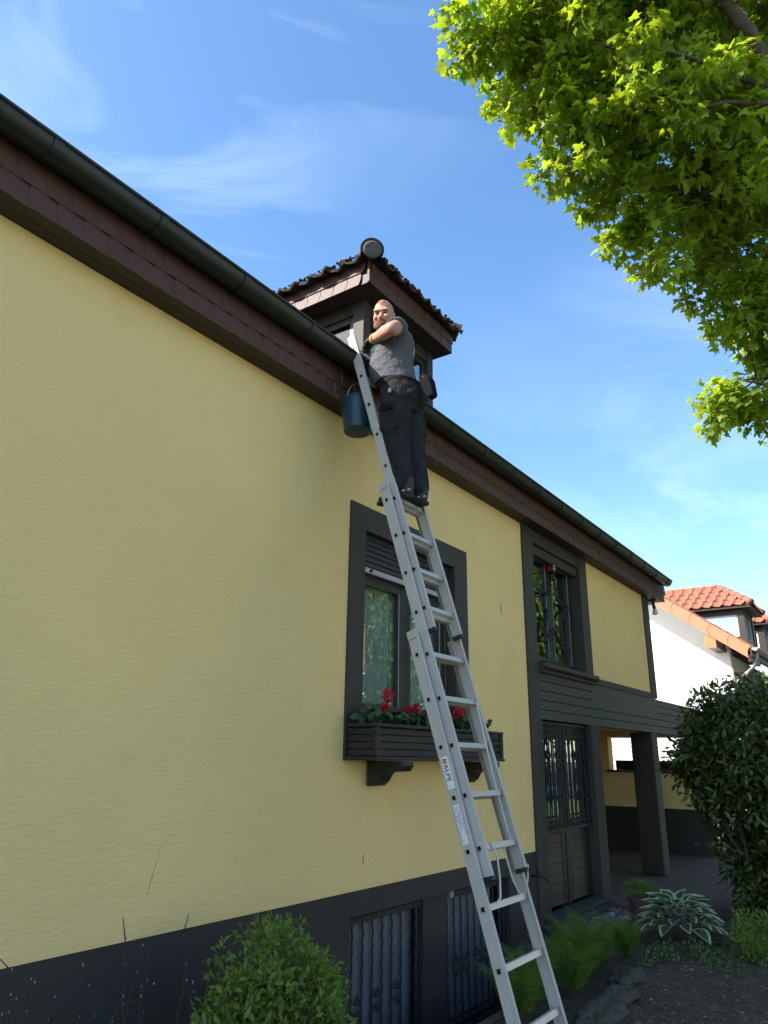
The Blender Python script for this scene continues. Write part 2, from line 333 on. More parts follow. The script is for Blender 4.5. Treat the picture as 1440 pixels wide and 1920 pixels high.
# ------------------------------------------------------------------ the yellow house
house = thing('yellow_house', (5, D, 0), 'long yellow plastered house with dark brown trim, shingled eaves and a tiled dormer', 'house')
XL, XR, YB = -6., 12.52, 12.4
wl = MB()
def wallpiece(m, x0, x1, z0, z1, y0=D, y1=D+.3): m.box(x0, x1, y0, y1, z0, z1)
wallpiece(wl, XL, 4.54, .81, 4.33); wallpiece(wl, 4.54, 5.98, 3.45, 4.33); wallpiece(wl, 4.54, 5.98, .81, 1.98); wallpiece(wl, 5.98, 7.60, .81, 4.33)
wallpiece(wl, 9.58, XR, 2.40, 4.33)
wl.build('wall', 'plaster', house)
bw = MB().box(XL, XR, YB, YB+.3, 0, 4.4).box(XL, XL+.3, D+.31, YB, 0, 4.4).box(XR-.3, XR, D+.31, YB, 2.4, 4.4)
bw.prism([(D+.35, 4.41), (YB-.05, 4.41), ((D+YB)/2, 7.9)], 'x', XR-.25, XR-.05); bw.prism([(D+.35, 4.41), (YB-.05, 4.41), ((D+YB)/2, 7.9)], 'x', XL+.05, XL+.25)
bw.build('rear_wall', 'plaster', house)
pl = MB(); y0 = D+.004
pl.box(XL, 4.49, y0, D+.3, -1.2, .808); pl.box(4.49, 6.95, y0, D+.3, .645, .808); pl.box(6.95, 7.58, y0, D+.3, -1.2, .808); pl.box(4.49, 6.95, y0, D+.3, -1.2, -.50)
pl.box(5.47, 5.83, D+.03, D+.3, -.50, .644)
pl.build('plinth', 'plinth', house)
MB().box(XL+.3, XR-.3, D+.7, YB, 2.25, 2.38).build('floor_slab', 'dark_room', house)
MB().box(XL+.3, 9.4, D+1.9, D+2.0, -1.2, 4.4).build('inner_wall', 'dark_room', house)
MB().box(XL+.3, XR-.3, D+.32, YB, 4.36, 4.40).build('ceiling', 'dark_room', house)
# trim of the door bay
tr = MB()
tr.box(7.57, 7.85, D-.022, D+.2, -.2, 4.325)
tr.box(9.36, 9.63, D-.024, D+.2, 2.66, 4.325)
tr.box(7.852, 9.358, D-.012, D+.2, 4.17, 4.326)
tr.box(12.26, 12.56, D-.022, D+.28, 2.66, 4.325)
tr.box(9.632, 12.258, D-.024, D+.1, 2.655, 2.735)
tr.build('trim', 'trim', house, bevel=.004)
MB().box(9.39, 9.69, D-.02, D+.5, .05, 2.125).build('pier', 'trim', house, bevel=.006)
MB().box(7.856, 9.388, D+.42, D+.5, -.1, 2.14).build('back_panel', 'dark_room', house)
# window sill with moulded nose
MB().prism([(D-.10, 2.70), (D-.10, 2.735), (D-.085, 2.75), (D+.2, 2.77), (D+.2, 2.64), (D-.04, 2.64), (D-.05, 2.675), (D-.085, 2.685)], 'x', 7.86, 9.62).build('sill', 'trim', house, bevel=.003)
# horizontal boards of the beam under the upper storey (each board by itself)
beam = MB().box(7.853, 14.9, D+.02, D+.16, 2.13, 2.63).build('beam', 'trim', house)
for i in range(5):
    for (a, b) in ((7.855, 13.28), (13.285, 14.9)):
        zz = 2.125+.106*i
        m = MB().prism([(D-.012, zz), (D-.004, zz+.1015), (D+.019, zz+.1015), (D+.019, zz)], 'x', a, b)
        m.build('board', 'board', beam, bevel=.002)
# soffit boards
sf = MB().box(XL, 13.02, 3.27, 3.318, 4.34, 4.36).build('soffit', 'soffit', house)
MB().box(XL, 13.02, 3.245, 3.327, 4.322, 4.34).build('soffit_board', 'soffit', sf, bevel=.003)
MB().box(XL, 13.02, 3.335, 3.43, 4.326, 4.342).build('soffit_board', 'soffit', sf, bevel=.003)
# end of the eaves beyond the corner
MB().box(12.55, 13.02, 3.425, 12.7, 4.30, 4.335).build('verge_soffit', 'soffit', house)
# fascia with shingles
def shingle_mesh(wd, h):
    m = MB(); t = .008
    L_ = [(0, 0), (-.004, -.33*h), (-.001, -.55*h), (.006, -.75*h), (.016, -.90*h), (.028, -h)]
    pts = L_+[(wd+.030, -h), (wd+.028, 0)]
    m.prism(pts[::-1], 'y', -t, 0, 0, True, 1)
    return m.mesh('shingle', ['shingle', 'shingle_edge'])
fas = MB().box(XL, 13.0, 3.252, 3.275, 4.325, 4.66).build('fascia', 'soffit', house)
MB().box(XL, .76, 3.240, 3.2515, 4.33, 4.655).build('fascia_board', 'shingle', fas)
MB().box(12.985, 13.005, 3.242, 3.45, 4.325, 4.70).build('fascia_end', 'soffit', fas)
SW = .155; shA = shingle_mesh(SW, .145); shB = shingle_mesh(SW, .175)
k = 0; x = .78
while x < 12.98:
    a = random.uniform(-.006, .006)
    place('shingle', shA, fas, (x, 3.2475, 4.470+random.uniform(-.0015, .0015)), Euler((-R(3.4), a*.6, R(3.2)+a)))
    if x+SW*.5 < 12.95: place('shingle', shB, fas, (x+SW*.45, 3.2440, 4.625+random.uniform(-.0015, .0015)), Euler((-R(3.4), a*.5, R(3.2)-a)))
    x += SW
# gutter: half round with rolled front bead and joint sleeves
GY, GZ, GR = 3.147, 4.655, .086
prof = [(GY-GR*math.cos(R(a)), GZ-GR*math.sin(R(a))) for a in range(0, 181, 12)]
prof_i = [(GY-(GR-.004)*math.cos(R(a)), GZ-(GR-.004)*math.sin(R(a))) for a in range(180, -1, -12)]
gut = MB().prism(prof+prof_i, 'x', XL, 12.95).tube([(XL, GY-GR-.003, GZ+.004), (12.95, GY-GR-.003, GZ+.004)], .0115, 10)
gut.add([(12.948, *p) for p in prof], [tuple(range(len(prof)))])
gutter = gut.build('gutter', 'gutter', house, smooth=True); autosmooth(gutter)
jm = MB(); pa = [(-(GR+.005)*math.cos(R(a)), -(GR+.005)*math.sin(R(a))) for a in range(-4, 181, 11)]; pb = [(-(GR-.001)*math.cos(R(a)), -(GR-.001)*math.sin(R(a))) for a in range(180, -5, -11)]
jm.prism(pa+pb, 'x', -.024, .024); jm.prism([(p[0]*1.03, p[1]*1.03) for p in pa]+[(p[0]*1.0, p[1]*1.0) for p in pa[::-1]], 'x', -.030, -.024); jme = jm.mesh('joint', 'gutter', True); jme.set_sharp_from_angle(angle=R(38))
for i in range(20): place('gutter_joint', jme, gutter, (.08+.668*i, GY, GZ))
# main roof
PT = math.tan(R(38)); ym = (3.1+12.7)/2; zr = 4.70+(ym-3.12)*PT
rf = MB().prism([(3.12, 4.72), (ym, zr), (12.7, 4.72), (12.7, 4.60), (ym, zr-.14), (3.22, 4.62)], 'x', XL, 13.02)
rf.build('roof', 'rooftile_old', house)
# ---- window with flower box
win = MB().box(4.345, 4.542, D-.018, D+.10, 1.675, 3.655).box(5.978, 6.225, D-.018, D+.10, 1.675, 3.655).box(4.5425, 5.9775, D-.018, D+.10, 3.448, 3.654).box(4.5425, 5.9775, D-.018, D+.10, 1.676, 1.985)
win.build('window_surround', 'trim', house, bevel=.003)
W1 = MB().box(4.543, 4.62, D+.10, D+.17, 1.987, 3.447).box(5.90, 5.977, D+.10, D+.17, 1.987, 3.447).box(4.62, 5.90, D+.10, D+.17, 1.987, 2.05).box(4.62, 5.90, D+.10, D+.17, 3.09, 3.16).box(5.225, 5.325, D+.092, D+.168, 2.05, 3.09)
win = W1.build('window', 'frame_dark', house, bevel=.004)
for (a, b) in ((4.62, 5.225), (5.325, 5.90)):
    MB().box(a, a+.045, D+.088, D+.13, 2.052, 3.088).box(b-.045, b, D+.088, D+.13, 2.052, 3.088).box(a+.045, b-.045, D+.088, D+.13, 2.052, 2.10).box(a+.045, b-.045, D+.088, D+.13, 3.04, 3.088).build('sash', 'frame_dark', win, bevel=.003)
    MB().box(b-.049, b-.043, D+.085, D+.0875, 2.09, 3.05).build('gasket', 'shutter_bar', win)
    MB().box(a+.043, b-.043, D+.112, D+.118, 2.098, 3.042).build('pane', 'glass', win)
cm = MB(); n = 150                                             # net curtain in narrow folds
cm.v = [(4.60+1.32*i/n, D+.20+.020*math.sin(i*1.9)+.010*math.sin(i*.7), z) for z in (2.0, 3.12) for i in range(n+1)]
cm.f = [(i, i+1, n+2+i, n+1+i) for i in range(n)]; cm.m = [0]*n
cm.build('curtain', 'curtain', win, smooth=True)
for i in range(6):
    z0 = 3.175+.047*i
    MB().prism([(D+.055, z0), (D+.047, z0+.012), (D+.047, z0+.032), (D+.055, z0+.044), (D+.066, z0+.044), (D+.066, z0)], 'x', 4.546, 5.975).build('shutter_slat', 'shutter', win)
MB().box(4.546, 5.975, D+.045, D+.075, 3.128, 3.172).build('shutter_bar', 'shutter_bar', win, bevel=.004)
MB().tube([(4.70, D+.06, 3.15), (4.70, D+.03, 3.15)], .014, 10).build('stopper', 'black_plastic', win)
MB().box(4.552, 4.57, D-.01, D+.06, 2.34, 2.36).box(4.552, 4.57, D-.01, D+.06, 2.62, 2.64).tube([(4.561, D+.0, 2.33), (4.561, D+.0, 2.65)], .013, 8, 1).build('strap_winder', ['frame_dark', 'brass'], win)
for bx in (4.62, 6.02):                                        # scrolled corbels under the flower box
    pr = [(D-.018, 1.672), (D-.33, 1.672), (D-.335, 1.64), (D-.31, 1.605), (D-.25, 1.60), (D-.19, 1.605), (D-.15, 1.58), (D-.12, 1.53), (D-.08, 1.50), (D-.018, 1.495)]
    MB().prism(pr, 'x', bx, bx+.15).build('corbel', 'box_wood', house, bevel=.006)
# ---- upper window of the door bay
yw = D+.13
W2 = MB().box(7.853, 7.92, yw, yw+.07, 2.765, 4.168).box(9.29, 9.358, yw, yw+.07, 2.765, 4.168).box(7.92, 9.29, yw, yw+.07, 2.765, 2.82).box(7.92, 9.29, yw, yw+.07, 4.09, 4.168).box(8.55, 8.67, yw-.008, yw+.068, 2.82, 4.09)
win2 = W2.build('window', 'frame_dark', house, bevel=.004)
for (a, b) in ((7.92, 8.55), (8.67, 9.29)):
    MB().box(a, a+.04, yw-.01, yw+.03, 2.822, 4.088).box(b-.04, b, yw-.01, yw+.03, 2.822, 4.088).box(a+.04, b-.04, yw-.01, yw+.03, 2.822, 2.86).box(a+.04, b-.04, yw-.01, yw+.03, 4.05, 4.088).build('sash', 'frame_dark', win2, bevel=.003)
    MB().box(b-.044, b-.038, yw-.013, yw-.0105, 2.86, 4.05).box(a+.038, a+.044, yw-.013, yw-.0105, 2.86, 4.05).build('gasket', 'shutter_bar', win2)
    MB().box(a+.038, b-.038, yw+.012, yw+.018, 2.858, 4.052).build('pane', 'glass_clear', win2)
MB().box(7.855, 9.355, D+.02, D+.11, 4.05, 4.165).build('shutter_box', 'trim', win2, bevel=.006)
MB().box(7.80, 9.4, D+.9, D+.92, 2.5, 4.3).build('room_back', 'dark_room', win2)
# ---- the door behind its iron grille
door = MB().box(7.858, 7.95, D+.10, D+.18, .18, 2.12).box(9.30, 9.388, D+.10, D+.18, .18, 2.12).box(7.95, 9.30, D+.10, D+.18, 2.03, 2.12).box(8.63, 8.70, D+.09, D+.17, .18, 2.03)
door = door.build('door', 'frame_dark', house, bevel=.004)
for (a, b) in ((7.95, 8.63), (8.70, 9.30)):
    MB().box(a, a+.11, D+.10, D+.15, .2, 2.03).box(b-.11, b, D+.10, D+.15, .2, 2.03).box(a+.11, b-.11, D+.10, D+.15, 1.92, 2.03).box(a+.11, b-.11, D+.10, D+.15, .93, 1.06).build('leaf_frame', 'frame_dark', door, bevel=.004)
    MB().box(a+.108, b-.108, D+.096, D+.0985, 1.058, 1.922).build('pane', 'glass_clear', door)
    for i in range(7):
        z0 = .205+.104*i; MB().prism([(D+.102, z0), (D+.112, z0+.1), (D+.14, z0+.1), (D+.14, z0)], 'x', a+.112, b-.112).build('plank', 'wood_door', door, bevel=.002)
gr = MB()
gy = D+.055
gr.box(7.862, 9.385, gy-.012, gy+.012, .95, .975); gr.box(7.862, 9.385, gy-.012, gy+.012, 2.085, 2.11)
grille = gr.build('grille', 'iron', house)
def iron(pts, r_=.008, nm='grille_scroll', par=None): return MB().tube(pts, r_, 6).build(nm, 'iron', par or grille, smooth=True)
gx = [7.885+.1245*i for i in range(13)]
for i, xx in enumerate(gx):
    w_ = .012 if i == 6 else .006
    MB().box(xx-w_, xx+w_, gy-.008, gy+.008, .976, 2.084).build('grille_bar', 'iron', grille)
for zz in (1.03, 1.09, 1.97, 2.03):
    for (a, b) in ((gx[0], gx[5]), (gx[7], gx[12])): MB().box(a, b, gy-.006, gy+.006, zz-.006, zz+.006).build('grille_rail', 'iron', grille)
for cx in (gx[1], gx[4], gx[8], gx[11]):
    for cz in (1.29, 1.75):
        for s in (-1, 1):
            iron([(cx+s*(.012+.05*(1-t)*math.cos(t*7)), gy-.012, cz+.075*t*math.cos(.5)+.045*math.sin(t*7)*(1-.6*t)) for t in [j/12 for j in range(13)]], .007)
            iron([(cx+s*(.012+.05*(1-t)*math.cos(t*7)), gy-.012, cz-.075*t-.045*math.sin(t*7)*(1-.6*t)) for t in [j/12 for j in range(13)]], .007)
    for s in (-1, 1): iron([(cx+s*.055*math.sin(math.pi*j/10), gy-.012, 1.40+.24*j/10) for j in range(11)], .007)
MB().box(7.62, 9.40, 3.24, D-.004, -.06, .135).box(7.66, 9.36, 3.30, D+.09, .136, .178).build('door_step', 'plinth', house, bevel=.008)
# ---- cellar windows: panels behind iron bars
cel = MB().box(4.493, 6.947, D+.05, D+.08, .585, .625).box(4.493, 6.947, D+.05, D+.08, -.42, -.385).build('cellar_grille', 'iron', house)
MB().box(4.493, 6.947, D+.29, D+.298, -.5, .64).build('cellar_back', 'near_black', cel)
for (a, b) in ((4.53, 5.36), (5.92, 6.72)):
    MB().box(a, b, D+.090, D+.105, -.36, .578).build('cellar_panel', 'cellar_panel', cel)
bars = [4.60+.122*i for i in range(7)]+[5.42]+[5.90+.118*i for i in range(8)]+[6.84, 6.92]
for i, xx in enumerate(bars):
    pts = [(xx+.0035*math.sin(j*1.6), D+.068+.0035*math.cos(j*1.6), -.384+.968*j/40) for j in range(41)]
    MB().tube(pts, .0085 if xx not in (5.42, 6.84) else .016, 6).build('cellar_bar', 'iron', cel, smooth=True)
for cx in (4.66, 4.90, 5.15, 6.02, 6.20, 6.38, 6.56):
    for s in (-1, 1):
        for t_ in (-1, 1):
            iron([(cx+s*(.008+.04*math.sin(j*.55)*(1-j/14)), D+.052, .07+t_*(.02+.06*j/12)) for j in range(12)], .008, 'cellar_scroll', cel)
MB().box(5.845, 5.90, D+.0, D+.06, .60, .648).build('cellar_bracket', 'zinc', cel)
MB().box(6.88, 6.945, D+.05, D+.10, -.38, .58).build('cellar_frame', 'iron', cel)
MB().box(4.50, 6.9, D+.055, D+.065, -.30, -.285).build('cellar_rail', 'iron', cel)

# ---- dormer
DX0, DX1, DY0, DY1, DZ0, DZ1 = 4.297, 5.765, 3.25, 5.6, 5.64, 5.90     # outer faces of the fascia
cx0, cx1, cy0 = DX0+.20, DX1-.08, DY0+.20
dm = MB()
dm.box(cx0, cx0+.10, cy0, cy0+.12, 4.9, DZ0+.03)                       # corner post
dm.box(cx1-.10, cx1, cy0, cy0+.12, 4.9, DZ0+.03)
dm.box(cx0+.10, cx1-.10, cy0+.01, cy0+.11, 4.75, 4.98); dm.box(cx0+.10, cx1-.10, cy0+.01, cy0+.11, 5.53, DZ0+.03)
dm.box(cx0+.01, cx0+.09, cy0+.12, 5.5, 5.53, DZ0+.03); dm.box(cx0+.01, cx0+.09, 4.52, 5.5, 4.9, 5.53)
dm.box(cx1-.09, cx1-.01, cy0+.12, 5.5, 4.7, DZ0+.03)
dormer = dm.build('dormer', 'trim', house, bevel=.004)
MB().box(DX0+.03, DX1-.03, DY0+.03, DY1, DZ0+.004, DZ0+.03).build('dormer_soffit', 'soffit', dormer)
# cheek window and front windows
MB().box(cx0+.03, cx0+.075, cy0+.12, cy0+.18, 4.98, 5.53).box(cx0+.03, cx0+.075, 4.46, 4.52, 4.98, 5.53).box(cx0+.03, cx0+.075, cy0+.18, 4.46, 5.465, 5.53).box(cx0+.03, cx0+.075, cy0+.18, 4.46, 4.98, 5.03).build('dormer_frame', 'frame_dark', dormer, bevel=.003)
MB().box(cx0+.048, cx0+.054, cy0+.178, 4.462, 5.028, 5.467).build('dormer_pane', 'glass_sky', dormer)
xm = (cx0+cx1)/2
for (a, b) in ((cx0+.10, xm-.03), (xm+.03, cx1-.10)):
    MB().box(a, a+.055, cy0+.03, cy0+.08, 4.98, 5.53).box(b-.055, b, cy0+.03, cy0+.08, 4.98, 5.53).box(a+.055, b-.055, cy0+.03, cy0+.08, 5.47, 5.53).box(a+.055, b-.055, cy0+.03, cy0+.08, 4.98, 5.04).build('dormer_frame', 'frame_dark', dormer, bevel=.003)
    MB().box(a+.053, b-.053, cy0+.048, cy0+.054, 5.038, 5.472).build('dormer_pane', 'glass', dormer)
MB().box(xm-.03, xm+.03, cy0+.005, cy0+.10, 4.98, 5.53).build('dormer_mullion', 'frame_dark', dormer)
MB().box(cx0+.5, cx0+.52, cy0+.3, 5.4, 4.9, 5.6).build('dormer_curtain', 'dormer_blind', dormer)
# fascia boards and shingles of the dormer
MB().box(DX0+.012, DX1-.012, DY0+.012, DY0+.03, DZ0, DZ1-.04).box(DX0+.012, DX0+.03, DY0+.031, DY1, DZ0, DZ1-.04).box(DX1-.03, DX1-.012, DY0+.031, DY1, DZ0, DZ1-.04).build('dormer_fascia', 'soffit', dormer)
sd1 = shingle_mesh(SW, .125); sd2 = shingle_mesh(SW, .105)
def gap_shingle(wd, h):
    e = [(0, 0), (.004, -.33*h), (.001, -.55*h), (-.006, -.75*h), (-.014, -.90*h), (-.024, -h)]
    return MB().prism(([(x_+.003, z_) for x_, z_ in e]+[(x_+wd-.003, z_) for x_, z_ in e[::-1]])[::-1], 'y', -.010, 0).mesh('shingle', 'shingle')
sg1, sg2 = gap_shingle(SW, .125), gap_shingle(SW, .105)
x = DX0-.002; i = 0
while x < DX1-.10:
    place('shingle', sd1, dormer, (x, DY0+.010, DZ0+.120), Euler((-R(3.4), 0, R(3.2)))); place('shingle', sd2, dormer, (x+.045, DY0+.007, DZ0+.215), Euler((-R(3.4), 0, R(3.2)))); x += SW
y = DY1-.4
while y > DY0+.10:
    place('shingle', sg1, dormer, (DX0+.010, y, DZ0+.120), Euler((-R(3.4), 0, R(-90)))); place('shingle', sg2, dormer, (DX0+.006, y-.05, DZ0+.218), Euler((-R(3.4), 0, R(-90)))); y -= SW
MB().box(DX0-.004, DX0+.016, DY0-.004, DY0+.016, DZ0-.004, DZ1-.04).build('corner_strip', 'shingle', dormer)
# interlocking tiles, hip caps
def tile_mesh(wd, l, amp, th, nm, mt, lip=.0):
    m = MB(); n = 12
    def zf(u): return amp*math.cos(2*math.pi*u)+amp*.35*math.cos(4*math.pi*u+.6)
    top = [(u*wd*1.06, zf(u)) for u in [i/n for i in range(n+1)]]
    pts = top+[(x_, z_-th) for x_, z_ in top[::-1]]
    m.prism(pts, 'y', 0, l); return m.mesh(nm, mt, False)
TW = .186; tme = tile_mesh(TW, .24, .019, .022, 'tile', 'rooftile_old'); DP = R(24)
dc, ds = math.cos(DP), math.sin(DP); zt = DZ1+.005; ov = .10
dorm_d = (DX1-DX0)/2
MB().add([(DX0-.04, DY0-.04, zt-.045), (DX1+.04, DY0-.04, zt-.045), ((DX0+DX1)/2, DY0+dorm_d, zt-.045+dorm_d*math.tan(DP)), ((DX0+DX1)/2, DY1+.6, zt-.045+dorm_d*math.tan(DP)), (DX0-.04, DY1+.6, zt-.045), (DX1+.04, DY1+.6, zt-.045)], [(0, 1, 2), (0, 2, 3, 4), (1, 5, 3, 2)]).build('dormer_deck', 'rooftile_old', dormer)
jit = lambda q: random.uniform(-q, q)
for r_ in range(4):
    off = .19*r_; ins = (off+.16)*dc
    nx_ = int((DX1-DX0+2*ov-2*ins)/TW)
    for i in range(max(nx_, 0)):
        xx = (DX0+DX1)/2-nx_*TW/2+i*TW
        place('tile', tme, dormer, (xx+jit(.006), DY0-ov+off*dc+jit(.012), zt-ov*math.tan(DP)+off*ds+jit(.006)+.010*r_), Euler((DP+jit(.035), jit(.05), jit(.03))))
    for i in range(9):
        yy = DY0-ov+ins+TW*(i+1)
        if yy > 5.2: continue
        place('tile', tme, dormer, (DX0-ov+off*dc+jit(.012), yy+jit(.006), zt-ov*math.tan(DP)+off*ds+jit(.006)+.010*r_), Euler((DP+jit(.035), jit(.05), R(-90)+jit(.03))))
        place('tile', tme, dormer, (DX1+ov-off*dc, yy-TW, zt-ov*math.tan(DP)+off*ds+.010*r_), Euler((DP, 0, R(90))))
mo = MB()
for i in range(150):
    r_ = random.uniform(.008, .02)
    p = (random.uniform(DX0-ov, DX1+ov), DY0-ov+random.uniform(0, .03)) if i % 2 else (DX0-ov+random.uniform(0, .03), random.uniform(DY0-ov, 4.7))
    mo.ell((p[0], p[1], zt-ov*math.tan(DP)+.016+random.uniform(-.012, .012)), (r_*1.2, r_*1.2, r_*.8), None, 7, 5)
mo.build('roof_moss', 'moss_dark', dormer, smooth=True, kind='stuff')
for sx, X0 in ((1, DX0-ov*.9), (-1, DX1+ov*.9)):
    for i in range(3):
        d = Vector((sx, 1, math.tan(DP)*1.0)).normalized(); b = Vector((X0, DY0-ov*.9, zt-ov*math.tan(DP)-.005))+d*(.30*i-.03+(.10 if sx < 0 else 0))
        s = d.cross(Vector((0, 0, 1))).normalized(); u = s.cross(d)
        m = MB(); n = 12
        ring = [(math.cos(a), math.sin(a)) for a in [math.pi*(-.12+1.24*j/n) for j in range(n+1)]]
        vs = []
        for tt, rr in ((0, .105), (.34, .085), (.34, .068), (0, .088)):
            vs += [b+d*tt+s*(c*rr)+u*(q*rr*.95) for c, q in ring]
        K = n+1
        fs = [(k_*K+j, k_*K+j+1, ((k_+1) % 4)*K+j+1, ((k_+1) % 4)*K+j) for k_ in range(4) for j in range(n)]
        m.add(vs, fs); cap_ = m.build('hip_cap', 'rooftile_old', dormer, smooth=True); autosmooth(cap_)
        if i == 0 and sx == 1:
            e = MB(); c0 = b-d*.004; pts = [c0+s*(math.cos(2*math.pi*j/24)*.084)+u*(math.sin(2*math.pi*j/24)*.078-.004) for j in range(24)]
            pts2 = [c0-d*.012+s*(math.cos(2*math.pi*j/24)*.066)+u*(math.sin(2*math.pi*j/24)*.062-.004) for j in range(24)]
            e.add(pts+pts2, [(j, (j+1) % 24, 24+(j+1) % 24, 24+j) for j in range(24)]+[tuple(range(24, 48))]).build('end_disc', 'cap_end', dormer)

# ------------------------------------------------------------------ carport beyond the corner
car = thing('carport', (13, 5, .1), 'shaded carport with one square dark post and yellow back wall with window opening', 'carport')
XB = 14.95
MB().box(XB, XB+.25, 3.36, 5.10, .872, 1.52).box(XB, XB+.25, 5.10, 9, .872, 2.6).box(XB, XB+.25, 3.36, 3.60, 1.52, 2.6).box(XB, XB+.25, 3.60, 5.10, 2.14, 2.6).build('back_wall', 'plaster', car)
MB().box(XB-.006, XB+.244, 3.355, 9, .0, .868).build('dado', 'plinth', car)
MB().box(XB-.05, XB+.2, 3.58, 5.14, 1.495, 1.528).build('window_sill', 'soffit', car)
MB().box(XB+.08, XB+.12, 3.60, 5.0, 1.53, 1.71).build('parapet', 'near_black', car)
MB().box(9.70, XB+.3, D+.165, 9, 2.245, 2.40).build('ceiling', 'plaster', car)
MB().box(12.57, XB+.35, D+.02, 9, 2.56, 2.62).build('flat_roof', 'trim', car)
MB().box(9.70, 9.9, D+.51, 9, .1, 2.24).box(9.9, XB, 8.8, 9, .1, 2.24).build('side_wall', 'plaster', car)
MB().prism([(12.03, 3.405), (12.34, 3.405), (12.34, 3.74), (12.03, 3.74)], 'z', .10, 2.122).build('post', 'trim', car, bevel=.02)

# ------------------------------------------------------------------ neighbour house
NX = 23.0; TN = .735
nb = thing('white_house', (NX+3, 6, 0), 'white rendered neighbouring house with orange tiled roof and dark dormers', 'house')
ze = lambda y: 4.62+TN*(y-3.30)                                     # roof top surface
MB().prism([(4.08, 0), (12.5, 0), (12.5, ze(8.2)-.3), (8.2, ze(8.2)-.23), (4.08, ze(4.08)-.23)], 'x', NX, NX+.3).build('gable_wall', 'white_render', nb)
MB().box(NX+.301, NX+12, 4.10, 4.4, 0, 4.65).build('front_wall', 'white_render', nb)
MB().box(NX+2.5, NX+12, 1.6, 4.08, 0, 4.15).build('bay_wall', 'beige_render', nb)
MB().box(NX-.03, NX+.02, 4.04, 4.085, 0, ze(4.06)-.24).build('corner_strip', 'zinc', nb)
XRK = NX-1.45
nroof = MB().prism([(3.28, ze(3.28)-.05), (8.2, ze(8.2)-.05), (8.2, ze(8.2)-.22), (3.28, ze(3.28)-.22)], 'x', XRK+.03, NX+12).build('roof', 'frame_brown', nb)
nt_ = tile_mesh(.30, .40, .030, .02, 'tile', 'rooftile'); aN = math.atan(TN)
for c in range(2):
    for r_ in range(16):
        yy = 3.24+.30*r_
        place('tile', nt_, nroof, (XRK+.02+.30*c, yy, ze(yy)+.02), Euler((aN+.03, 0, 0)))
def plain_slope(x0, x1):
    m = MB(); n = int((x1-x0)/.05)
    for r_ in range(16):
        yy = 3.24+.30*r_; base = len(m.v)
        for t_ in (0, .34):
            y2 = yy+t_*math.cos(aN); z2 = ze(yy)+.02+t_*math.sin(aN+.03)
            m.v += [(x0+.05*i, y2, z2+.028*math.cos(2*math.pi*i/6)) for i in range(n+1)]
        m.f += [(base+i, base+i+1, base+n+2+i, base+n+1+i) for i in range(n)]; m.m += [0]*n
    return m
plain_slope(XRK+.6, NX+12).build('tile_field', 'rooftile', nroof, smooth=True, kind='stuff')
vm = MB(); Lp = .285                                                # verge tiles with a scalloped lap
pts = [(0, 0), (Lp, 0), (Lp+.02, -.08), (Lp+.01, -.16), (Lp-.05, -.25), (Lp-.11, -.30), (-.11, -.30), (-.05, -.25), (.01, -.16), (.02, -.08)]
vm.prism(pts, 'x', 0, .03); vme = vm.mesh('verge_tile', 'verge')
for i in range(20):
    yy = 3.28+Lp*math.cos(aN)*i
    place('verge_tile', vme, nroof, (XRK-.012+.006*(i % 2), yy, ze(yy)+.03), Euler((aN-.012, 0, R(-1.2))))
MB().box(XRK+.05, XRK+.075, 4.14, 4.44, 4.66, 5.02).build('purlin_cladding', 'verge', nroof, bevel=.006)
MB().box(XRK+.076, NX, 4.16, 4.42, 4.70, 5.02).build('purlin', 'frame_brown', nroof)
MB().prism([(3.30, ze(3.30)-.222), (8.2, ze(8.2)-.222), (8.2, ze(8.2)-.232), (3.30, ze(3.30)-.232)], 'x', XRK+.06, NX).build('verge_soffit', 'white_render', nroof)
MB().box(XRK+.03, NX, 3.32, 3.40, 4.25, 4.5).build('eave_board', 'frame_brown', nroof)
ng = MB(); pr = [(3.20-.09*math.cos(R(a)), 4.60-.09*math.sin(R(a))) for a in range(0, 181, 15)]; pri = [(3.20-.084*math.cos(R(a)), 4.60-.084*math.sin(R(a))) for a in range(180, -1, -15)]
ng.prism(pr+pri, 'x', XRK+.0, NX+12); ng.add([(XRK+.002, *p) for p in pr], [tuple(range(len(pr)))]); ng.build('gutter', 'zinc', nb, smooth=True)
MB().tube([(XRK+.2, 3.20, 4.54), (XRK+.2, 3.20, 4.36), (XRK+.22, 3.24, 4.22), (XRK+.3, 3.40, 4.06), (NX-.3, 3.86, 3.90), (NX-.09, 3.97, 3.80), (NX-.08, 3.98, .3)], .05, 12).build('downpipe', 'zinc', nb, smooth=True)
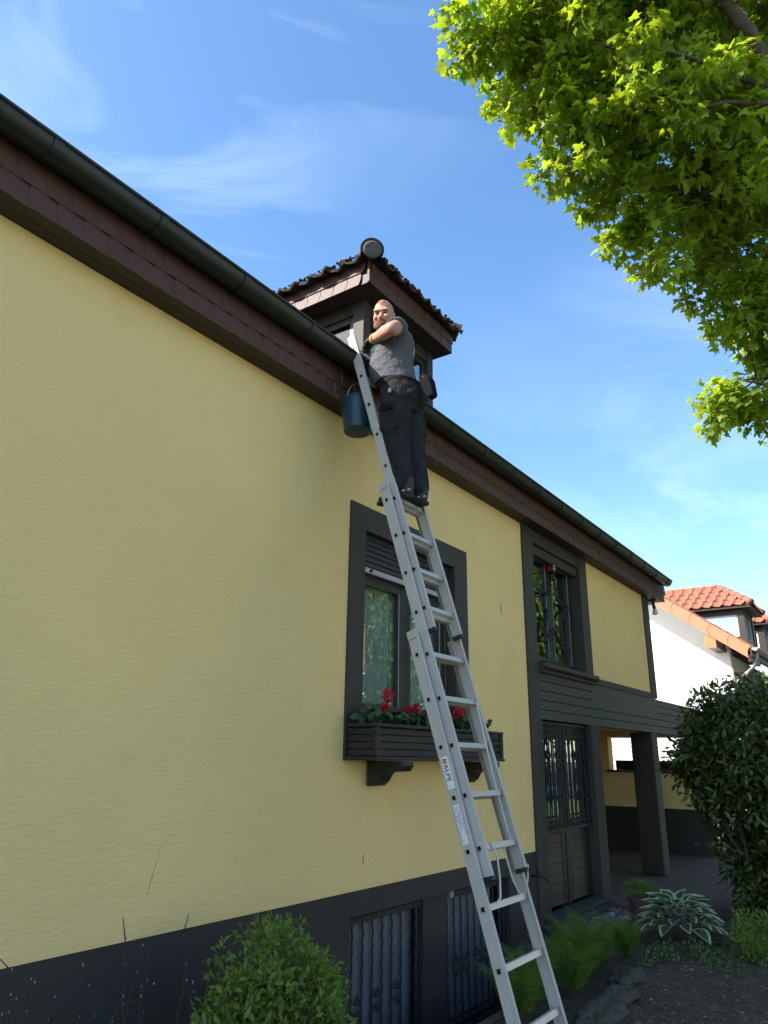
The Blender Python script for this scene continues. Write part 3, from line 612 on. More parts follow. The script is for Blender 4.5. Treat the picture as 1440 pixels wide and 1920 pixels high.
def ndormer(x0):
    d = MB(); xa, xb, ya, zb, zt_ = x0+.25, x0+1.85, 3.75, 5.0, 6.12
    for xx in (xa, xb-.18): d.box(xx, xx+.18, ya, ya+.18, zb, zt_)
    d.box(xa+.18, xb-.18, ya+.02, ya+.16, zb, zb+.3); d.box(xa+.18, xb-.18, ya+.02, ya+.16, zt_-.14, zt_); d.box(xa+.72, xa+.88, ya+.03, ya+.15, zb+.3, zt_-.14)
    d.box(xa+.02, xa+.16, ya+.18, 6.3, zt_-.16, zt_); d.box(xa+.02, xa+.16, 5.1, 6.3, zb, zt_-.16); d.box(xb-.16, xb-.02, ya+.18, 6.3, zb, zt_)
    d = d.build('dormer', 'frame_brown', nb)
    MB().box(xa+.05, xa+.12, ya+.18, ya+.23, zb+.3, zt_-.16).box(xa+.05, xa+.12, 5.05, 5.10, zb+.3, zt_-.16).box(xa+.05, xa+.12, ya+.23, 5.05, zt_-.21, zt_-.16).box(xa+.05, xa+.12, ya+.23, 5.05, zb+.3, zb+.35).build('dormer_frame', 'white_paint', d)
    MB().box(xa+.08, xa+.09, ya+.225, 5.055, zb+.34, zt_-.205).build('dormer_pane', 'glass_blue', d)
    for (a, b) in ((xa+.18, xa+.72), (xa+.88, xb-.18)):
        MB().box(a, a+.05, ya+.05, ya+.1, zb+.3, zt_-.14).box(b-.05, b, ya+.05, ya+.1, zb+.3, zt_-.14).build('dormer_frame', 'white_paint', d)
        MB().box(a+.048, b-.048, ya+.07, ya+.08, zb+.3, zt_-.14).build('dormer_pane', 'glass', d)
    MB().box(x0+.04, x0+2.06, 3.5, 6.6, zt_+.002, zt_+.06).build('dormer_soffit', 'frame_brown', d)
    p = math.atan(.78/1.05); n_ = 9
    z0 = zt_+.10; xr = x0+1.05
    MB().add([(x0+.02, 3.45, z0-.03), (x0+2.08, 3.45, z0-.03), (xr, 4.5, z0+.75), (xr, 7.2, z0+.75), (x0+.02, 7.2, z0-.03), (x0+2.08, 7.2, z0-.03)], [(0, 1, 2), (0, 2, 3, 4), (1, 5, 3, 2)]).build('dormer_deck', 'rooftile', d)
    for r_ in range(4):
        off = .30*r_
        for i in range(n_):
            yy = 3.42+(off+.30)*math.cos(p)+.30*(i+1)
            if yy < 6.6: place('tile', nt_, d, (x0-.02+off*math.cos(p), yy, z0+off*math.sin(p)+.012*r_), Euler((p+.02, 0, R(-90))))
        nn = max(int((2.1-2*(off+.30)*math.cos(p))/.30), 0)
        for i in range(nn):
            place('tile', nt_, d, (xr-nn*.15+.30*i, 3.42+off*math.cos(p), z0+off*math.sin(p)+.012*r_), Euler((p+.02, 0, 0)))
    for sx, X0 in ((1, x0), (-1, x0+2.1)):
        for i in range(5):
            dd = Vector((sx*1.05, 1.05, .78)).normalized(); b = Vector((X0, 3.45, z0+.03))+dd*.32*i
            MB().tube([b, b+dd*.36], [.10, .085], 10).build('hip_cap', 'rooftile', d, smooth=True)
    for i in range(8): MB().tube([(xr, 4.5+.32*i, z0+.79), (xr, 4.86+.32*i, z0+.79)], [.085, .10], 10).build('ridge_cap', 'rooftile', d, smooth=True)
ndormer(23.85); ndormer(27.3)
# white slatted shed seen through the carport window
sh = thing('white_shed', (19, 5, 0), 'white shed with horizontal slats seen through the carport window', 'shed')
MB().box(18.62, 20.5, 3.75, 8.6, 0, 2.75).build('shed_wall', 'white_render', sh)
for i in range(24):
    z0 = .1+.107*i; MB().prism([(18.58, z0), (18.60, z0+.095), (18.62, z0+.095), (18.62, z0)], 'y', 3.75, 8.6).build('slat', 'white_paint', sh)
MB().box(18.5, 20.6, 3.7, 8.7, 2.76, 2.82).build('shed_roof', 'zinc', sh)

# ------------------------------------------------------------------ ladder
lad = thing('extension_ladder', (4.06, 1.73, 0), 'three part aluminium extension ladder leaning on the gutter', 'ladder')
LU = Vector((0, .2905, .9569)).normalized(); LN = Vector((0, -LU.z, LU.y)); SL = LU.y/LU.z
def lp(y2, z, x, d=0, s=0): return Vector((x, y2+SL*(z-2), z))+LN*d+LU*s
def obox(m, o, ax, ay, az, mi=0):
    vs = [o+ax*i+ay*j+az*k_ for k_ in (0, 1) for (i, j) in ((0, 0), (1, 0), (1, 1), (0, 1))]
    return m.add(vs, [(0, 3, 2, 1), (4, 5, 6, 7), (0, 1, 5, 4), (1, 2, 6, 5), (2, 3, 7, 6), (3, 0, 4, 7)], mi)
HD = .033
SECT = [('bottom', 3.80, 4.32, 2.345, 0.02, 2.44, .145, .2690, 9), ('middle', 3.85, 4.288, 2.298, 1.10, 3.50, 1.237, .2668, 9), ('top', 3.905, 4.262, 2.262, 2.47, 4.82, 2.607, .2622, 9)]
for nm, xl, xr_, y2, za, zb, zr0, dz, nr in SECT:
    sec = MB(); ln = (zb-za)/LU.z
    for xx, s in ((xl, 1), (xr_, -1)):
        pass
    root = None
    for xx, s in ((xl, 1), (xr_, -1)):
        m = MB(); o = lp(y2, za, xx)
        obox(m, o-LN*HD, Vector((s*.0028, 0, 0)), LN*(2*HD), LU*ln)
        for d0 in (-HD, HD-.0028): obox(m, o+LN*d0+Vector((s*.0029, 0, 0)), Vector((s*.020, 0, 0)), LN*.0028, LU*ln)
        for d0 in (-HD-.0005, HD-.007): obox(m, o+LN*d0-Vector((s*.0022, 0, 0)), Vector((s*.0021, 0, 0)), LN*.0075, LU*ln)   # rolled ribs
        if root is None:
            root = m.build('ladder_section', 'aluminium', lad); tag(root, {'bottom': 'lowest section of the ladder', 'middle': 'middle section of the ladder', 'top': 'uppermost section of the ladder'}[nm])
        else: m.build('stile', 'aluminium', root)
    for i in range(nr):
        z = zr0+dz*i; m = MB(); h = .0145
        p = lp(y2, z, xl-.004)
        if z > zb-.03: continue
        u2 = LU*.030; n2 = LN*.030
        obox(m, p-u2*.5-n2*.5, Vector((xr_-xl+.008, 0, 0)), n2, u2)
        for q in (-.012, -.003, .006): obox(m, p+LN*q+LU*.0152+Vector((.02, 0, 0)), Vector((xr_-xl-.035, 0, 0)), LN*.004, LU*.0016)
        rg = m.build('rung', 'alu_rung', root)
        for xx, s in ((xl-.0052, 1), (xr_+.0052, -1)):
            hm = MB(); obox(hm, lp(y2, z, xx)-LU*.0115-LN*.0105, Vector((s*.004, 0, 0)), LN*.021, LU*.023); hm.build('rung_end_shade', 'near_black', root)  # solid near-black block: shade of the hollow rung end put into its colour
    for xx, s in ((xl, 1), (xr_, -1)):                              # plastic feet / end caps
        m = MB(); o = lp(y2, za, xx-s*.004)
        obox(m, o-LN*(HD+.003)-LU*.022, Vector((s*.032, 0, 0)), LN*(2*HD+.006), LU*.024); f_ = m.build('end_cap', 'black_plastic', root, bevel=.003)
        m = MB()
        obox(m, lp(y2, zb, xx-s*.002)-LN*HD, Vector((s*.024, 0, 0)), LN*(2*HD), LU*.010); m.build('end_cap', 'alu_rung', root, bevel=.003)
        m = MB()
        for dd in (-.022, .022): m.tube([lp(y2, za, xx-s*.0035, dd, .022), lp(y2, za, xx+s*.002, dd, .022)], .004, 8)
        m.build('rivet', 'alu_rung', root)
        if nm != 'top':
            m = MB(); obox(m, lp(y2, zb, xx-s*.0065)-LN*(HD+.001)-LU*.045, Vector((s*.0035, 0, 0)), LN*(2*HD+.004), LU*.05)
            for dd in (-.018, .018): m.tube([lp(y2, zb, xx-s*.008, dd, -.012), lp(y2, zb, xx, dd, -.012)], .004, 8)
            m.build('guide_bracket', 'aluminium', root)
    if nm == 'bottom':
        def on_web(s_, d_): return lp(y2, zr0+dz*6, xl-.0035, d_, s_)
        def card(nm_, s0, s1, d0, d1, mt, lift=.0, par=root):
            m = MB(); obox(m, on_web(s0, d0)-Vector((.0006+lift, 0, 0)), Vector((.0005, 0, 0)), LN*(d1-d0), LU*(s1-s0)); return m.build(nm_, mt, par)
        st = card('brand_sticker', -.235, -.055, -.021, .026, 'sticker')
        cu = bpy.data.curves.new('ALPE', 'FONT'); cu.body = 'ALPE'; cu.size = .040; cu.space_character = 1.12; cu.offset = .0006
        to = bpy.data.objects.new('tmp', cu); COL.objects.link(to); bpy.context.view_layer.update()
        tm = bpy.data.meshes.new_from_object(to.evaluated_get(bpy.context.evaluated_depsgraph_get())); bpy.data.objects.remove(to)
        tm.materials.clear(); tm.materials.append(MATS['ink'])
        T = Matrix((-LU*1.0, LN*.95, -Vector((1, 0, 0)))).transposed().to_4x4(); T.translation = on_web(-.098, -.011)-Vector((.0014, 0, 0)); tm.transform(T)
        place('lettering', tm, root)
        for k_, (c, q) in enumerate((('ink', 0), ('ink_orange', .010), ('ink_orange', .018))):
            m = MB(); a = on_web(-.066-q, -.013)-Vector((.0014, 0, 0)); b = on_web(-.073-q, -.013)-Vector((.0014, 0, 0)); e = -LU*.016+LN*.030
            m.add([a, b, b+LN*.028-LU*.006, a+LN*.028-LU*.006], [(0, 1, 2, 3)]); m.build('logo_stripe', c, root)
        st2 = card('data_sticker', -.525, -.318, -.020, .022, 'sticker')
        rr = random.Random(3)
        for k_ in range(5):
            s0 = -.33
            while s0 > -.50:
                l_ = rr.uniform(.006, .02)
                if rr.random() < .72: card('print_line', s0-l_, s0, .016-.0075*k_-.0018, .016-.0075*k_+.0016, 'ink_grey', .0008)
                s0 -= l_+.006
rp = MB()
rp.tube([(4.20, 2.25, 2.04), (4.22, 2.16, 1.6), (4.235, 2.10, 1.36), (4.225, 2.06, 1.25)], .0045, 6)
rp.tube([(3.955, 2.05, 1.26), (3.985, 2.03, 1.19), (3.99, 2.02, 1.08), (3.95, 2.0, .99), (3.90, 2.0, .97)], .0055, 6)
rp.tube([(4.13, 2.07, 1.25), (4.14, 2.05, 1.16), (4.17, 2.03, 1.05), (4.24, 2.02, .97), (4.31, 2.02, .97), (4.345, 2.02, 1.04), (4.335, 2.01, 1.12)], .005, 6)
rp.build('rope', 'rope', lad, smooth=True)

# ------------------------------------------------------------------ bucket
bk = thing('bucket', (4.02, 3.13, 4.05), 'dark blue plastic bucket hanging behind the ladder under the gutter', 'bucket')
rot = Euler((R(-4), R(3), 0)).to_matrix(); bc = Vector((4.02, 3.115, 4.05))
b_ = MB().lathe([(0, 0), (.100, 0), (.104, .004), (.128, .225), (.131, .262), (.126, .262), (.122, .225), (.098, .01), (0, .01)], bc, 36, rot=rot)
bo = b_.build('pail', 'bucket', bk, smooth=True); autosmooth(bo)
rb = MB().lathe([(.130, .250), (.138, .252), (.139, .266), (.131, .268), (.130, .250)], bc, 36, rot=rot).build('rim', 'bucket', bk, smooth=True)
hp = [bc+rot @ Vector((.135*math.cos(R(a)), -.10*math.sin(R(a))*.35, .255+.15*math.sin(R(a)))) for a in range(0, 181, 12)]
MB().tube(hp, .004, 6).build('handle', 'zinc', bk, smooth=True)
for s in (-1, 1): MB().ell(bc+rot @ Vector((s*.135, 0, .25)), (.014, .016, .018)).build('lug', 'bucket', bk, smooth=True)
MB().tube([hp[7]+Vector((0, 0, -.004)), hp[7]+Vector((0, -.01, .03)), (4.02, 3.0, 4.47)], .005, 6).build('hook', 'zinc', bk, smooth=True)

# ------------------------------------------------------------------ person on the ladder
def soft(o, vox, it=4, disp=0., dsc=.08):
    m = o.modifiers.new('remesh', 'REMESH'); m.mode = 'VOXEL'; m.voxel_size = vox; m.use_smooth_shade = True
    s = o.modifiers.new('smooth', 'SMOOTH'); s.factor = .5; s.iterations = it
    if disp:
        tx = bpy.data.textures.new('folds', 'CLOUDS'); tx.noise_scale = dsc; tx.noise_depth = 2
        d = o.modifiers.new('folds', 'DISPLACE'); d.texture = tx; d.strength = disp; d.mid_level = .5; d.texture_coords = 'LOCAL'
    return o
per = thing('person', (4.09, 2.69, 3.412), 'bald bearded person in grey t-shirt and black work trousers standing on the ladder', 'person')
hipL, hipR, knL, knR, anL, anR = (4.015, 2.755, 4.255), (4.185, 2.775, 4.265), (4.005, 2.755, 3.88), (4.185, 2.735, 3.90), (4.00, 2.695, 3.505), (4.175, 2.675, 3.50)
shL, elL, wrL = Vector((3.955, 2.705, 4.785)), Vector((3.77, 2.635, 4.655)), Vector((3.93, 2.905, 4.745))
shR, elR, wrR = Vector((4.245, 2.87, 4.80)), Vector((4.34, 2.93, 4.57)), Vector((4.27, 3.03, 4.72))
hf = Vector((-.86, -.30, -.30)).normalized(); hs = Vector((0, 0, 1)).cross(hf).normalized(); hu = hf.cross(hs)
HR = Matrix((hf, hs, hu)).transposed(); HC = Vector((4.075, 2.925, 5.035))
def H(a, b, c): return HC+HR @ Vector((a, b, c))
bd = MB()
bd.ell(H(-.012, 0, .028), (.100, .080, .100), HR); bd.ell(H(.018, 0, -.045), (.078, .066, .080), HR); bd.ell(H(.055, 0, -.088), (.036, .042, .030), HR)
bd.cap(H(.072, 0, .012), H(.112, 0, -.030), .011, .0165); bd.ell(H(.098, .013, -.034), (.012, .010, .009), HR); bd.ell(H(.098, -.013, -.034), (.012, .010, .009), HR)
bd.cap(H(.078, -.048, .030), H(.078, .048, .030), .014, .014); bd.ell(H(.066, .042, -.022), (.030, .026, .026), HR); bd.ell(H(.066, -.042, -.022), (.030, .026, .026), HR)
bd.cap(H(.090, -.018, -.063), H(.090, .018, -.063), .0085, .0085)
for s in (-1, 1): bd.ell(H(-.012, s*.081, -.012), (.021, .010, .034), HR)
bd.cap(H(-.035, 0, -.06), (4.095, 2.84, 4.85), .062, .070)
bd.ell((4.10, 2.815, 4.72), (.17, .13, .17)); bd.ell((4.09, 2.84, 4.54), (.165, .15, .18)); bd.ell((4.10, 2.78, 4.32), (.16, .13, .13))
bd.cap((4.02, 2.75, 4.80), shL, .06, .066); bd.cap(shL, elL, .066, .050); bd.cap(elL, elL.lerp(wrL, .35), .049, .052); bd.cap(elL.lerp(wrL, .35), wrL, .052, .034)
bd.cap((4.18, 2.85, 4.81), shR, .06, .064); bd.cap(shR, elR, .064, .048); bd.cap(elR, wrR, .050, .034)
for h, k_, a in ((hipL, knL, anL), (hipR, knR, anR)): bd.cap(h, k_, .085, .060); bd.cap(k_, a, .060, .042)
def hand(w_, m, fwd_, side, down, r=.0095):     # palm, four fingers curling over a rung, thumb leaving the side of the palm
    w_ = Vector(w_); fwd_, side, down = Vector(fwd_).normalized(), Vector(side).normalized(), Vector(down).normalized()
    pc = w_+fwd_*.055; rot_ = Matrix((fwd_, side, down)).transposed(); m.ell(pc, (.055, .042, .019), rot_)
    for i, (o_, l_) in enumerate(((-.030, .036), (-.010, .042), (.010, .040), (.029, .031))):
        a = w_+fwd_*.092+side*o_; b = a+fwd_*l_*.75+down*.012; c = b+down*l_*.85+fwd_*.004; d = c-fwd_*l_*.55+down*.010
        m.cap(a-fwd_*.02, b, r, r*.96, 8); m.cap(b, c, r*.96, r*.9, 8); m.cap(c, d, r*.9, r*.8, 8)
    t0 = w_+fwd_*.030-side*.034; t1 = t0-side*.016+fwd_*.030+down*.018; t2 = t1+fwd_*.022+down*.022+side*.01
    m.cap(t0, t1, .0125, .0115, 8); m.cap(t1, t2, .0115, .0095, 8)
hand(wrL, bd, (.35, .93, -.08), (.93, -.35, 0), (0, .08, -1), .0075); hand(wrR, bd, (-.1, .95, .1), (.95, .1, 0), (0, .1, -1), .0075)
body = soft(bd.build('body', 'skin', per, smooth=True), .0065, 3)
st = MB()                                                        # t-shirt
st.etube([(4.095, 2.815, 4.385, .176, .164), (4.09, 2.842, 4.46, .180, .176), (4.088, 2.858, 4.54, .178, .178), (4.09, 2.845, 4.64, .182, .158), (4.10, 2.815, 4.74, .188, .140), (4.10, 2.805, 4.81, .168, .116), (4.098, 2.83, 4.865, .092, .086)], R(22))
st.cap((4.03, 2.76, 4.80), shL+Vector((0, 0, .002)), .074, .078); st.cap((4.17, 2.84, 4.81), shR, .074, .076)
for a_, b_, t_ in ((shL, elL, .46), (shR, elR, .5)): st.tube([a_.lerp(b_, -.1), a_.lerp(b_, .15), a_.lerp(b_, t_-.04), a_.lerp(b_, t_)], [.074, .080, .082, .083], 20)
soft(st.build('shirt', 'shirt', per, smooth=True), .0065, 2, .013, .055)
tp_ = MB()
tp_.etube([(4.10, 2.77, 4.13, .165, .13), (4.10, 2.755, 4.22, .180, .165), (4.10, 2.77, 4.31, .176, .164), (4.10, 2.785, 4.39, .168, .156)]); tp_.ell((4.10, 2.715, 4.24), (.160, .125, .12))
for (h, k_, a), s in (((hipL, knL, anL), -1), ((hipR, knR, anR), 1)):
    h, k_, a = Vector(h), Vector(k_), Vector(a)
    tp_.cap(h, h.lerp(k_, .5), .122, .112); tp_.cap(h.lerp(k_, .5), k_, .112, .102); tp_.cap(k_, k_.lerp(a, .5), .102, .098); tp_.cap(k_.lerp(a, .5), a+Vector((0, -.005, .035)), .096, .084)
    q = h.lerp(k_, .62); obox(tp_, q+Vector((s*.095-.014, -.085, -.09)), Vector((.030, 0, 0)), Vector((0, .15, 0)), Vector((0, 0, .19)))
soft(tp_.build('trousers', 'trousers', per, smooth=True), .0075, 2, .022, .07)
pk = MB().box(3.885, 3.889, 2.70, 2.82, 4.085, 4.125).build('pocket_flap', 'leather', per, bevel=.003)
MB().box(3.878, 3.890, 2.715, 2.735, 4.215, 4.245).build('tag', 'reflector', per)
bl = MB(); bl.v = []
ring = [(4.10+.176*math.cos(2*math.pi*j/32), 2.785+.166*math.sin(2*math.pi*j/32)) for j in range(32)]; ring2 = [(4.10+.170*math.cos(2*math.pi*j/32), 2.785+.160*math.sin(2*math.pi*j/32)) for j in range(32)]
bl.v = [(x_, y_, z_) for z_ in (4.335, 4.375) for x_, y_ in ring]+[(x_, y_, z_) for z_ in (4.335, 4.375) for x_, y_ in ring2]
bl.f = [(j, (j+1) % 32, 32+(j+1) % 32, 32+j) for j in range(32)]+[(64+j, 96+j, 96+(j+1) % 32, 64+(j+1) % 32) for j in range(32)]+[(32+j, 32+(j+1) % 32, 96+(j+1) % 32, 96+j) for j in range(32)]+[(j, 64+j, 64+(j+1) % 32, (j+1) % 32) for j in range(32)]; bl.m = [0]*128
bl.build('belt', 'leather', per)
hl = MB(); o = Vector((4.10, 2.545, 4.37)); d1 = Vector((.0, -.30, -1)).normalized(); s1 = Vector((1, 0, 0)); n1_ = s1.cross(d1)
vs = []
for t, wd, dp in ((0, .045, .034), (.04, .048, .040), (.16, .036, .032), (.18, .030, .024)):
    c = o+d1*t
    vs += [c-s1*wd-n1_*dp, c+s1*wd-n1_*dp, c+s1*wd+n1_*dp, c-s1*wd+n1_*dp]
hl.add(vs, [(i*4+j, i*4+(j+1) % 4, i*4+4+(j+1) % 4, i*4+4+j) for i in range(3) for j in range(4)]+[(0, 1, 2, 3)[::-1], (12, 13, 14, 15)]); hl.build('tool_holster', 'holster', per, bevel=.008)
MB().tube([o+d1*-.05+n1_*.02, o+d1*.05], [.012, .014], 8).build('tool_handle', 'red_plastic', per, smooth=True)
for X0, Y0, yaw in ((4.0, 2.595, R(-3)), (4.178, 2.585, R(5))):
    def F(a, b, c): return Vector((X0+b*math.cos(yaw)+a*math.sin(yaw)*-1, Y0+a*math.cos(yaw)+b*math.sin(yaw), 3.412+c))
    up = MB(); up.cap(F(.05, 0, .055), F(.05, 0, .12), .044, .05); up.cap(F(.06, 0, .048), F(.20, .004, .046), .045, .044); up.cap(F(.20, .004, .044), F(.275, .004, .036), .044, .034); up.cap(F(.09, 0, .09), F(.19, .0, .055), .042, .036)
    shoe = soft(up.build('shoe', 'shoe', per, smooth=True), .008, 2)
    so_ = MB(); out_ = [(0, -.022), (.03, -.037), (.12, -.035), (.20, -.046), (.27, -.042), (.315, -.018), (.315, .02), (.27, .048), (.20, .050), (.12, .036), (.03, .037), (0, .022)]
    so_.add([F(a, b, 0) for a, b in out_]+[F(a, b, .024) for a, b in out_], [(i, (i+1) % 12, 12+(i+1) % 12, 12+i) for i in range(12)]+[tuple(range(12))[::-1], tuple(range(12, 24))]); so_.build('sole', 'sole', shoe, bevel=.005)
    for q in (.012, .055): MB().ell(F(q, -.043 if q > .03 else -.036, .050), (.006, .014, .008)).build('heel_patch', 'reflector', shoe, smooth=True)
for wv, el_, fw, sd_ in ((wrL, elL, (.35, .93, -.08), (.93, -.35, 0)), (wrR, elR, (-.1, .95, .1), (.95, .1, 0))):
    gm = MB(); hand(wv, gm, fw, sd_, (0, .08, -1), .0115); gm.cap(wv.lerp(el_, .04), wv+Vector(fw).normalized()*.03, .043, .040); gl = soft(gm.build('glove', 'glove', per, smooth=True), .006, 2)
    cf = MB(); a_ = wv.lerp(el_, .09); cf.tube([a_, wv.lerp(el_, .02), wv+Vector(fw).normalized()*.012], [.043, .045, .043], 16, caps=True); cf.build('cuff', 'glove_cuff', gl, smooth=True)
hr = MB(); hr.ell(H(-.006, 0, .050), (.088, .056, .080), HR); hr.ell(H(.040, 0, .084), (.030, .040, .028), HR); soft(hr.build('hair', 'hair', per, smooth=True), .006, 2, .010, .012)
br_ = MB(); br_.ell(H(.040, 0, -.083), (.060, .068, .052), HR)
for s in (-1, 1): br_.cap(H(.000, s*.071, -.030), H(.030, s*.062, -.085), .014, .022); br_.cap(H(.095, s*.008, -.052), H(.080, s*.036, -.068), .009, .012)
soft(br_.build('beard', 'beard', per, smooth=True), .005, 1, .006, .008)
MB().cap(H(.103, -.016, -.0690), H(.103, .016, -.0690), .0036, .0036, 8).build('mouth', 'lips', per, smooth=True)
for s in (-1, 1):
    MB().ell(H(.086, s*.032, .006), (.010, .016, .0065), HR, 12, 8).build('eye', 'eye', per, smooth=True)
    MB().cap(H(.0945, s*.016, .026), H(.086, s*.050, .030), .0045, .0035, 8).build('eyebrow', 'hair', per, smooth=True)

# ------------------------------------------------------------------ window box and geraniums
wb = thing('window_box', (5.33, 3.27, 1.675), 'dark grooved wooden window box on corbels below the curtained window', 'window box')
BX0, BX1, BY0 = 4.365, 6.315, 3.135
MB().box(BX0+.02, BX1-.02, BY0+.02, 3.396, 1.70, 1.90).build('trough', 'box_wood', wb)
for i in range(4):
    z0 = 1.705+.050*i
    MB().box(BX0+.001, BX1-.001, BY0+.004, BY0+.0195, z0, z0+.044).build('board', 'box_wood', wb, bevel=.005)
    for xx in (BX0+.002, BX1-.0195): MB().box(xx, xx+.0175, BY0+.0205, 3.398, z0, z0+.044).build('board', 'box_wood', wb, bevel=.005)
for z0, z1, e in ((1.905, 1.932, .016), (1.677, 1.703, .020)):
    MB().box(BX0-e, BX1+e, BY0-e, 3.399, z0, z1).build('moulding', 'box_wood', wb, bevel=.006)
for xx in (BX0-.012, BX1-.03): MB().box(xx, xx+.042, BY0-.012, BY0+.03, 1.7035, 1.9045).build('corner_post', 'box_wood', wb, bevel=.004)
def geranium(x0, heads, lab):
    t = thing('geranium', (x0, 3.27, 1.90), lab, 'geranium', 'geraniums in the window box')
    n = 190; P = np.stack([x0+RNG.uniform(-.34, .34, n), 3.25+RNG.uniform(-.11, .10, n), 1.915+.11*RNG.random(n)**1.3], 1)
    Nn = unit(RNG.normal(size=(n, 3))*.5+np.array((0, -.3, .8))); V, F_ = leaves(P, rand_dirs(n), Nn, RNG.uniform(.05, .085, n), ROUND)
    place('foliage', arr_mesh('foliage', V, F_, 'geranium_leaf'), t)
    for (hx, hz, r_) in heads:
        c = Vector((hx, 3.20, hz)); MB().tube([(hx+.02, 3.25, 1.92), (hx+.01, 3.22, (1.92+hz)/2), c], .004, 6).build('stem', 'geranium_leaf', t)
        m_ = 70; d_ = rand_dirs(m_); Pp = np.array(c)+d_*r_*.75; V, F_ = leaves(Pp, unit(d_+RNG.normal(size=(m_, 3))*.8), d_, RNG.uniform(.022, .034, m_), ROUND)
        place('flower_head', arr_mesh('flower_head', V, F_, 'geranium_red'), t)
geranium(4.70, ((4.59, 2.135, .042), (4.55, 2.045, .024), (4.88, 2.04, .028)), 'red geranium with the tallest flower head in the window box')
geranium(5.25, ((4.97, 2.055, .042),), 'red geranium in the middle of the window box behind the ladder')
geranium(5.85, ((5.67, 2.085, .046), (5.60, 2.04, .030), (5.9, 2.03, .03)), 'pinkish red geranium at the far end of the window box')

# ------------------------------------------------------------------ small fixtures
lm = thing('eaves_lamp', (12.70, 3.35, 4.30), 'small black spotlight with clear bulb hanging under the eaves end', 'lamp')
MB().lathe([(0, .02), (.045, .02), (.048, -.005), (.03, -.02), (0, -.02)], (12.70, 3.35, 4.305), 16).build('mount', 'black_plastic', lm, smooth=True)
MB().tube([(12.70, 3.35, 4.29), (12.70, 3.345, 4.20), (12.69, 3.33, 4.13)], [.020, .026, .030], 12).build('arm', 'black_plastic', lm, smooth=True)
MB().lathe([(.028, .04), (.045, .0), (.050, -.035), (.040, -.055), (0, -.065)], (12.69, 3.33, 4.115), 18).build('bulb', 'lamp_glass', lm, smooth=True)
tpp = thing('wall_tap', (7.50, 3.40, .58), 'little dark iron tap sticking out of the plinth beside the door', 'tap')
MB().tube([(7.46, 3.425, .60), (7.46, 3.33, .60), (7.47, 3.27, .585), (7.475, 3.25, .55)], [.012, .012, .013, .011], 8).build('spout', 'iron', tpp, smooth=True)
MB().tube([(7.46, 3.345, .60), (7.46, 3.345, .655)], .008, 8).tube([(7.42, 3.345, .66), (7.50, 3.345, .66)], .008, 8).build('handle', 'iron', tpp, smooth=True)
star = thing('window_star', (8.78, 3.51, 3.0), 'large dark wire star hanging against the upper window panes', 'ornament')
sc = Vector((8.66, 3.515, 3.47)); sp = [sc+Vector((math.sin(R(36*i+4))*(.52 if i % 2 == 0 else .21), 0, math.cos(R(36*i+4))*(.56 if i % 2 == 0 else .22))) for i in range(11)]
ms = MB()
for a, b in zip(sp[:-1], sp[1:]): ms.tube([a, b], .014, 6)
ms.build('outline', 'black_plastic', star)
cr = MB()
for a in sp[:-1]:
    for i in range(4): cr.ell(a.lerp(sp[sp.index(a)+1], .12+.25*i)+Vector((0, -.012, 0)), (.017, .017, .017), None, 8, 6)
cr.build('bulbs', 'black_plastic', star, kind='stuff')
rbx = thing('alarm_box', (8.62, 3.50, 3.98), 'small red and black box at the top of the upper window', 'box')
MB().box(8.575, 8.69, 3.455, 3.535, 3.97, 4.13).build('case', 'black_plastic', rbx, bevel=.004)
MB().box(8.570, 8.5745, 3.458, 3.532, 3.975, 4.125).build('side', 'red_plastic', rbx)
for i in range(3): MB().box(8.60, 8.655, 3.4535, 3.4549, 4.0+.04*i, 4.018+.04*i).build('mark', 'white_paint', rbx)
# small scars on the plaster: two curved marks, one hairline crack
def at_wall(x_, z_): return Vector((x_, D-.0015, z_))
MB().tube([at_wall(7.0+.02*math.cos(R(a)), 3.22+.055*math.sin(R(a))) for a in range(100, 261, 20)], .0035, 6).build('mark', 'frame_dark', house)
MB().tube([at_wall(4.63+.016*math.cos(R(a)), 1.00+.03*math.sin(R(a))) for a in range(80, 241, 20)], .0022, 6).build('mark', 'frame_dark', house)
MB().tube([at_wall(2.80-.012*i+random.uniform(-.006, .006), 1.23-.05*i) for i in range(6)], [.0003, .0004, .0007, .0012, .0007, .0003], 5).build('crack', 'frame_dark', house)

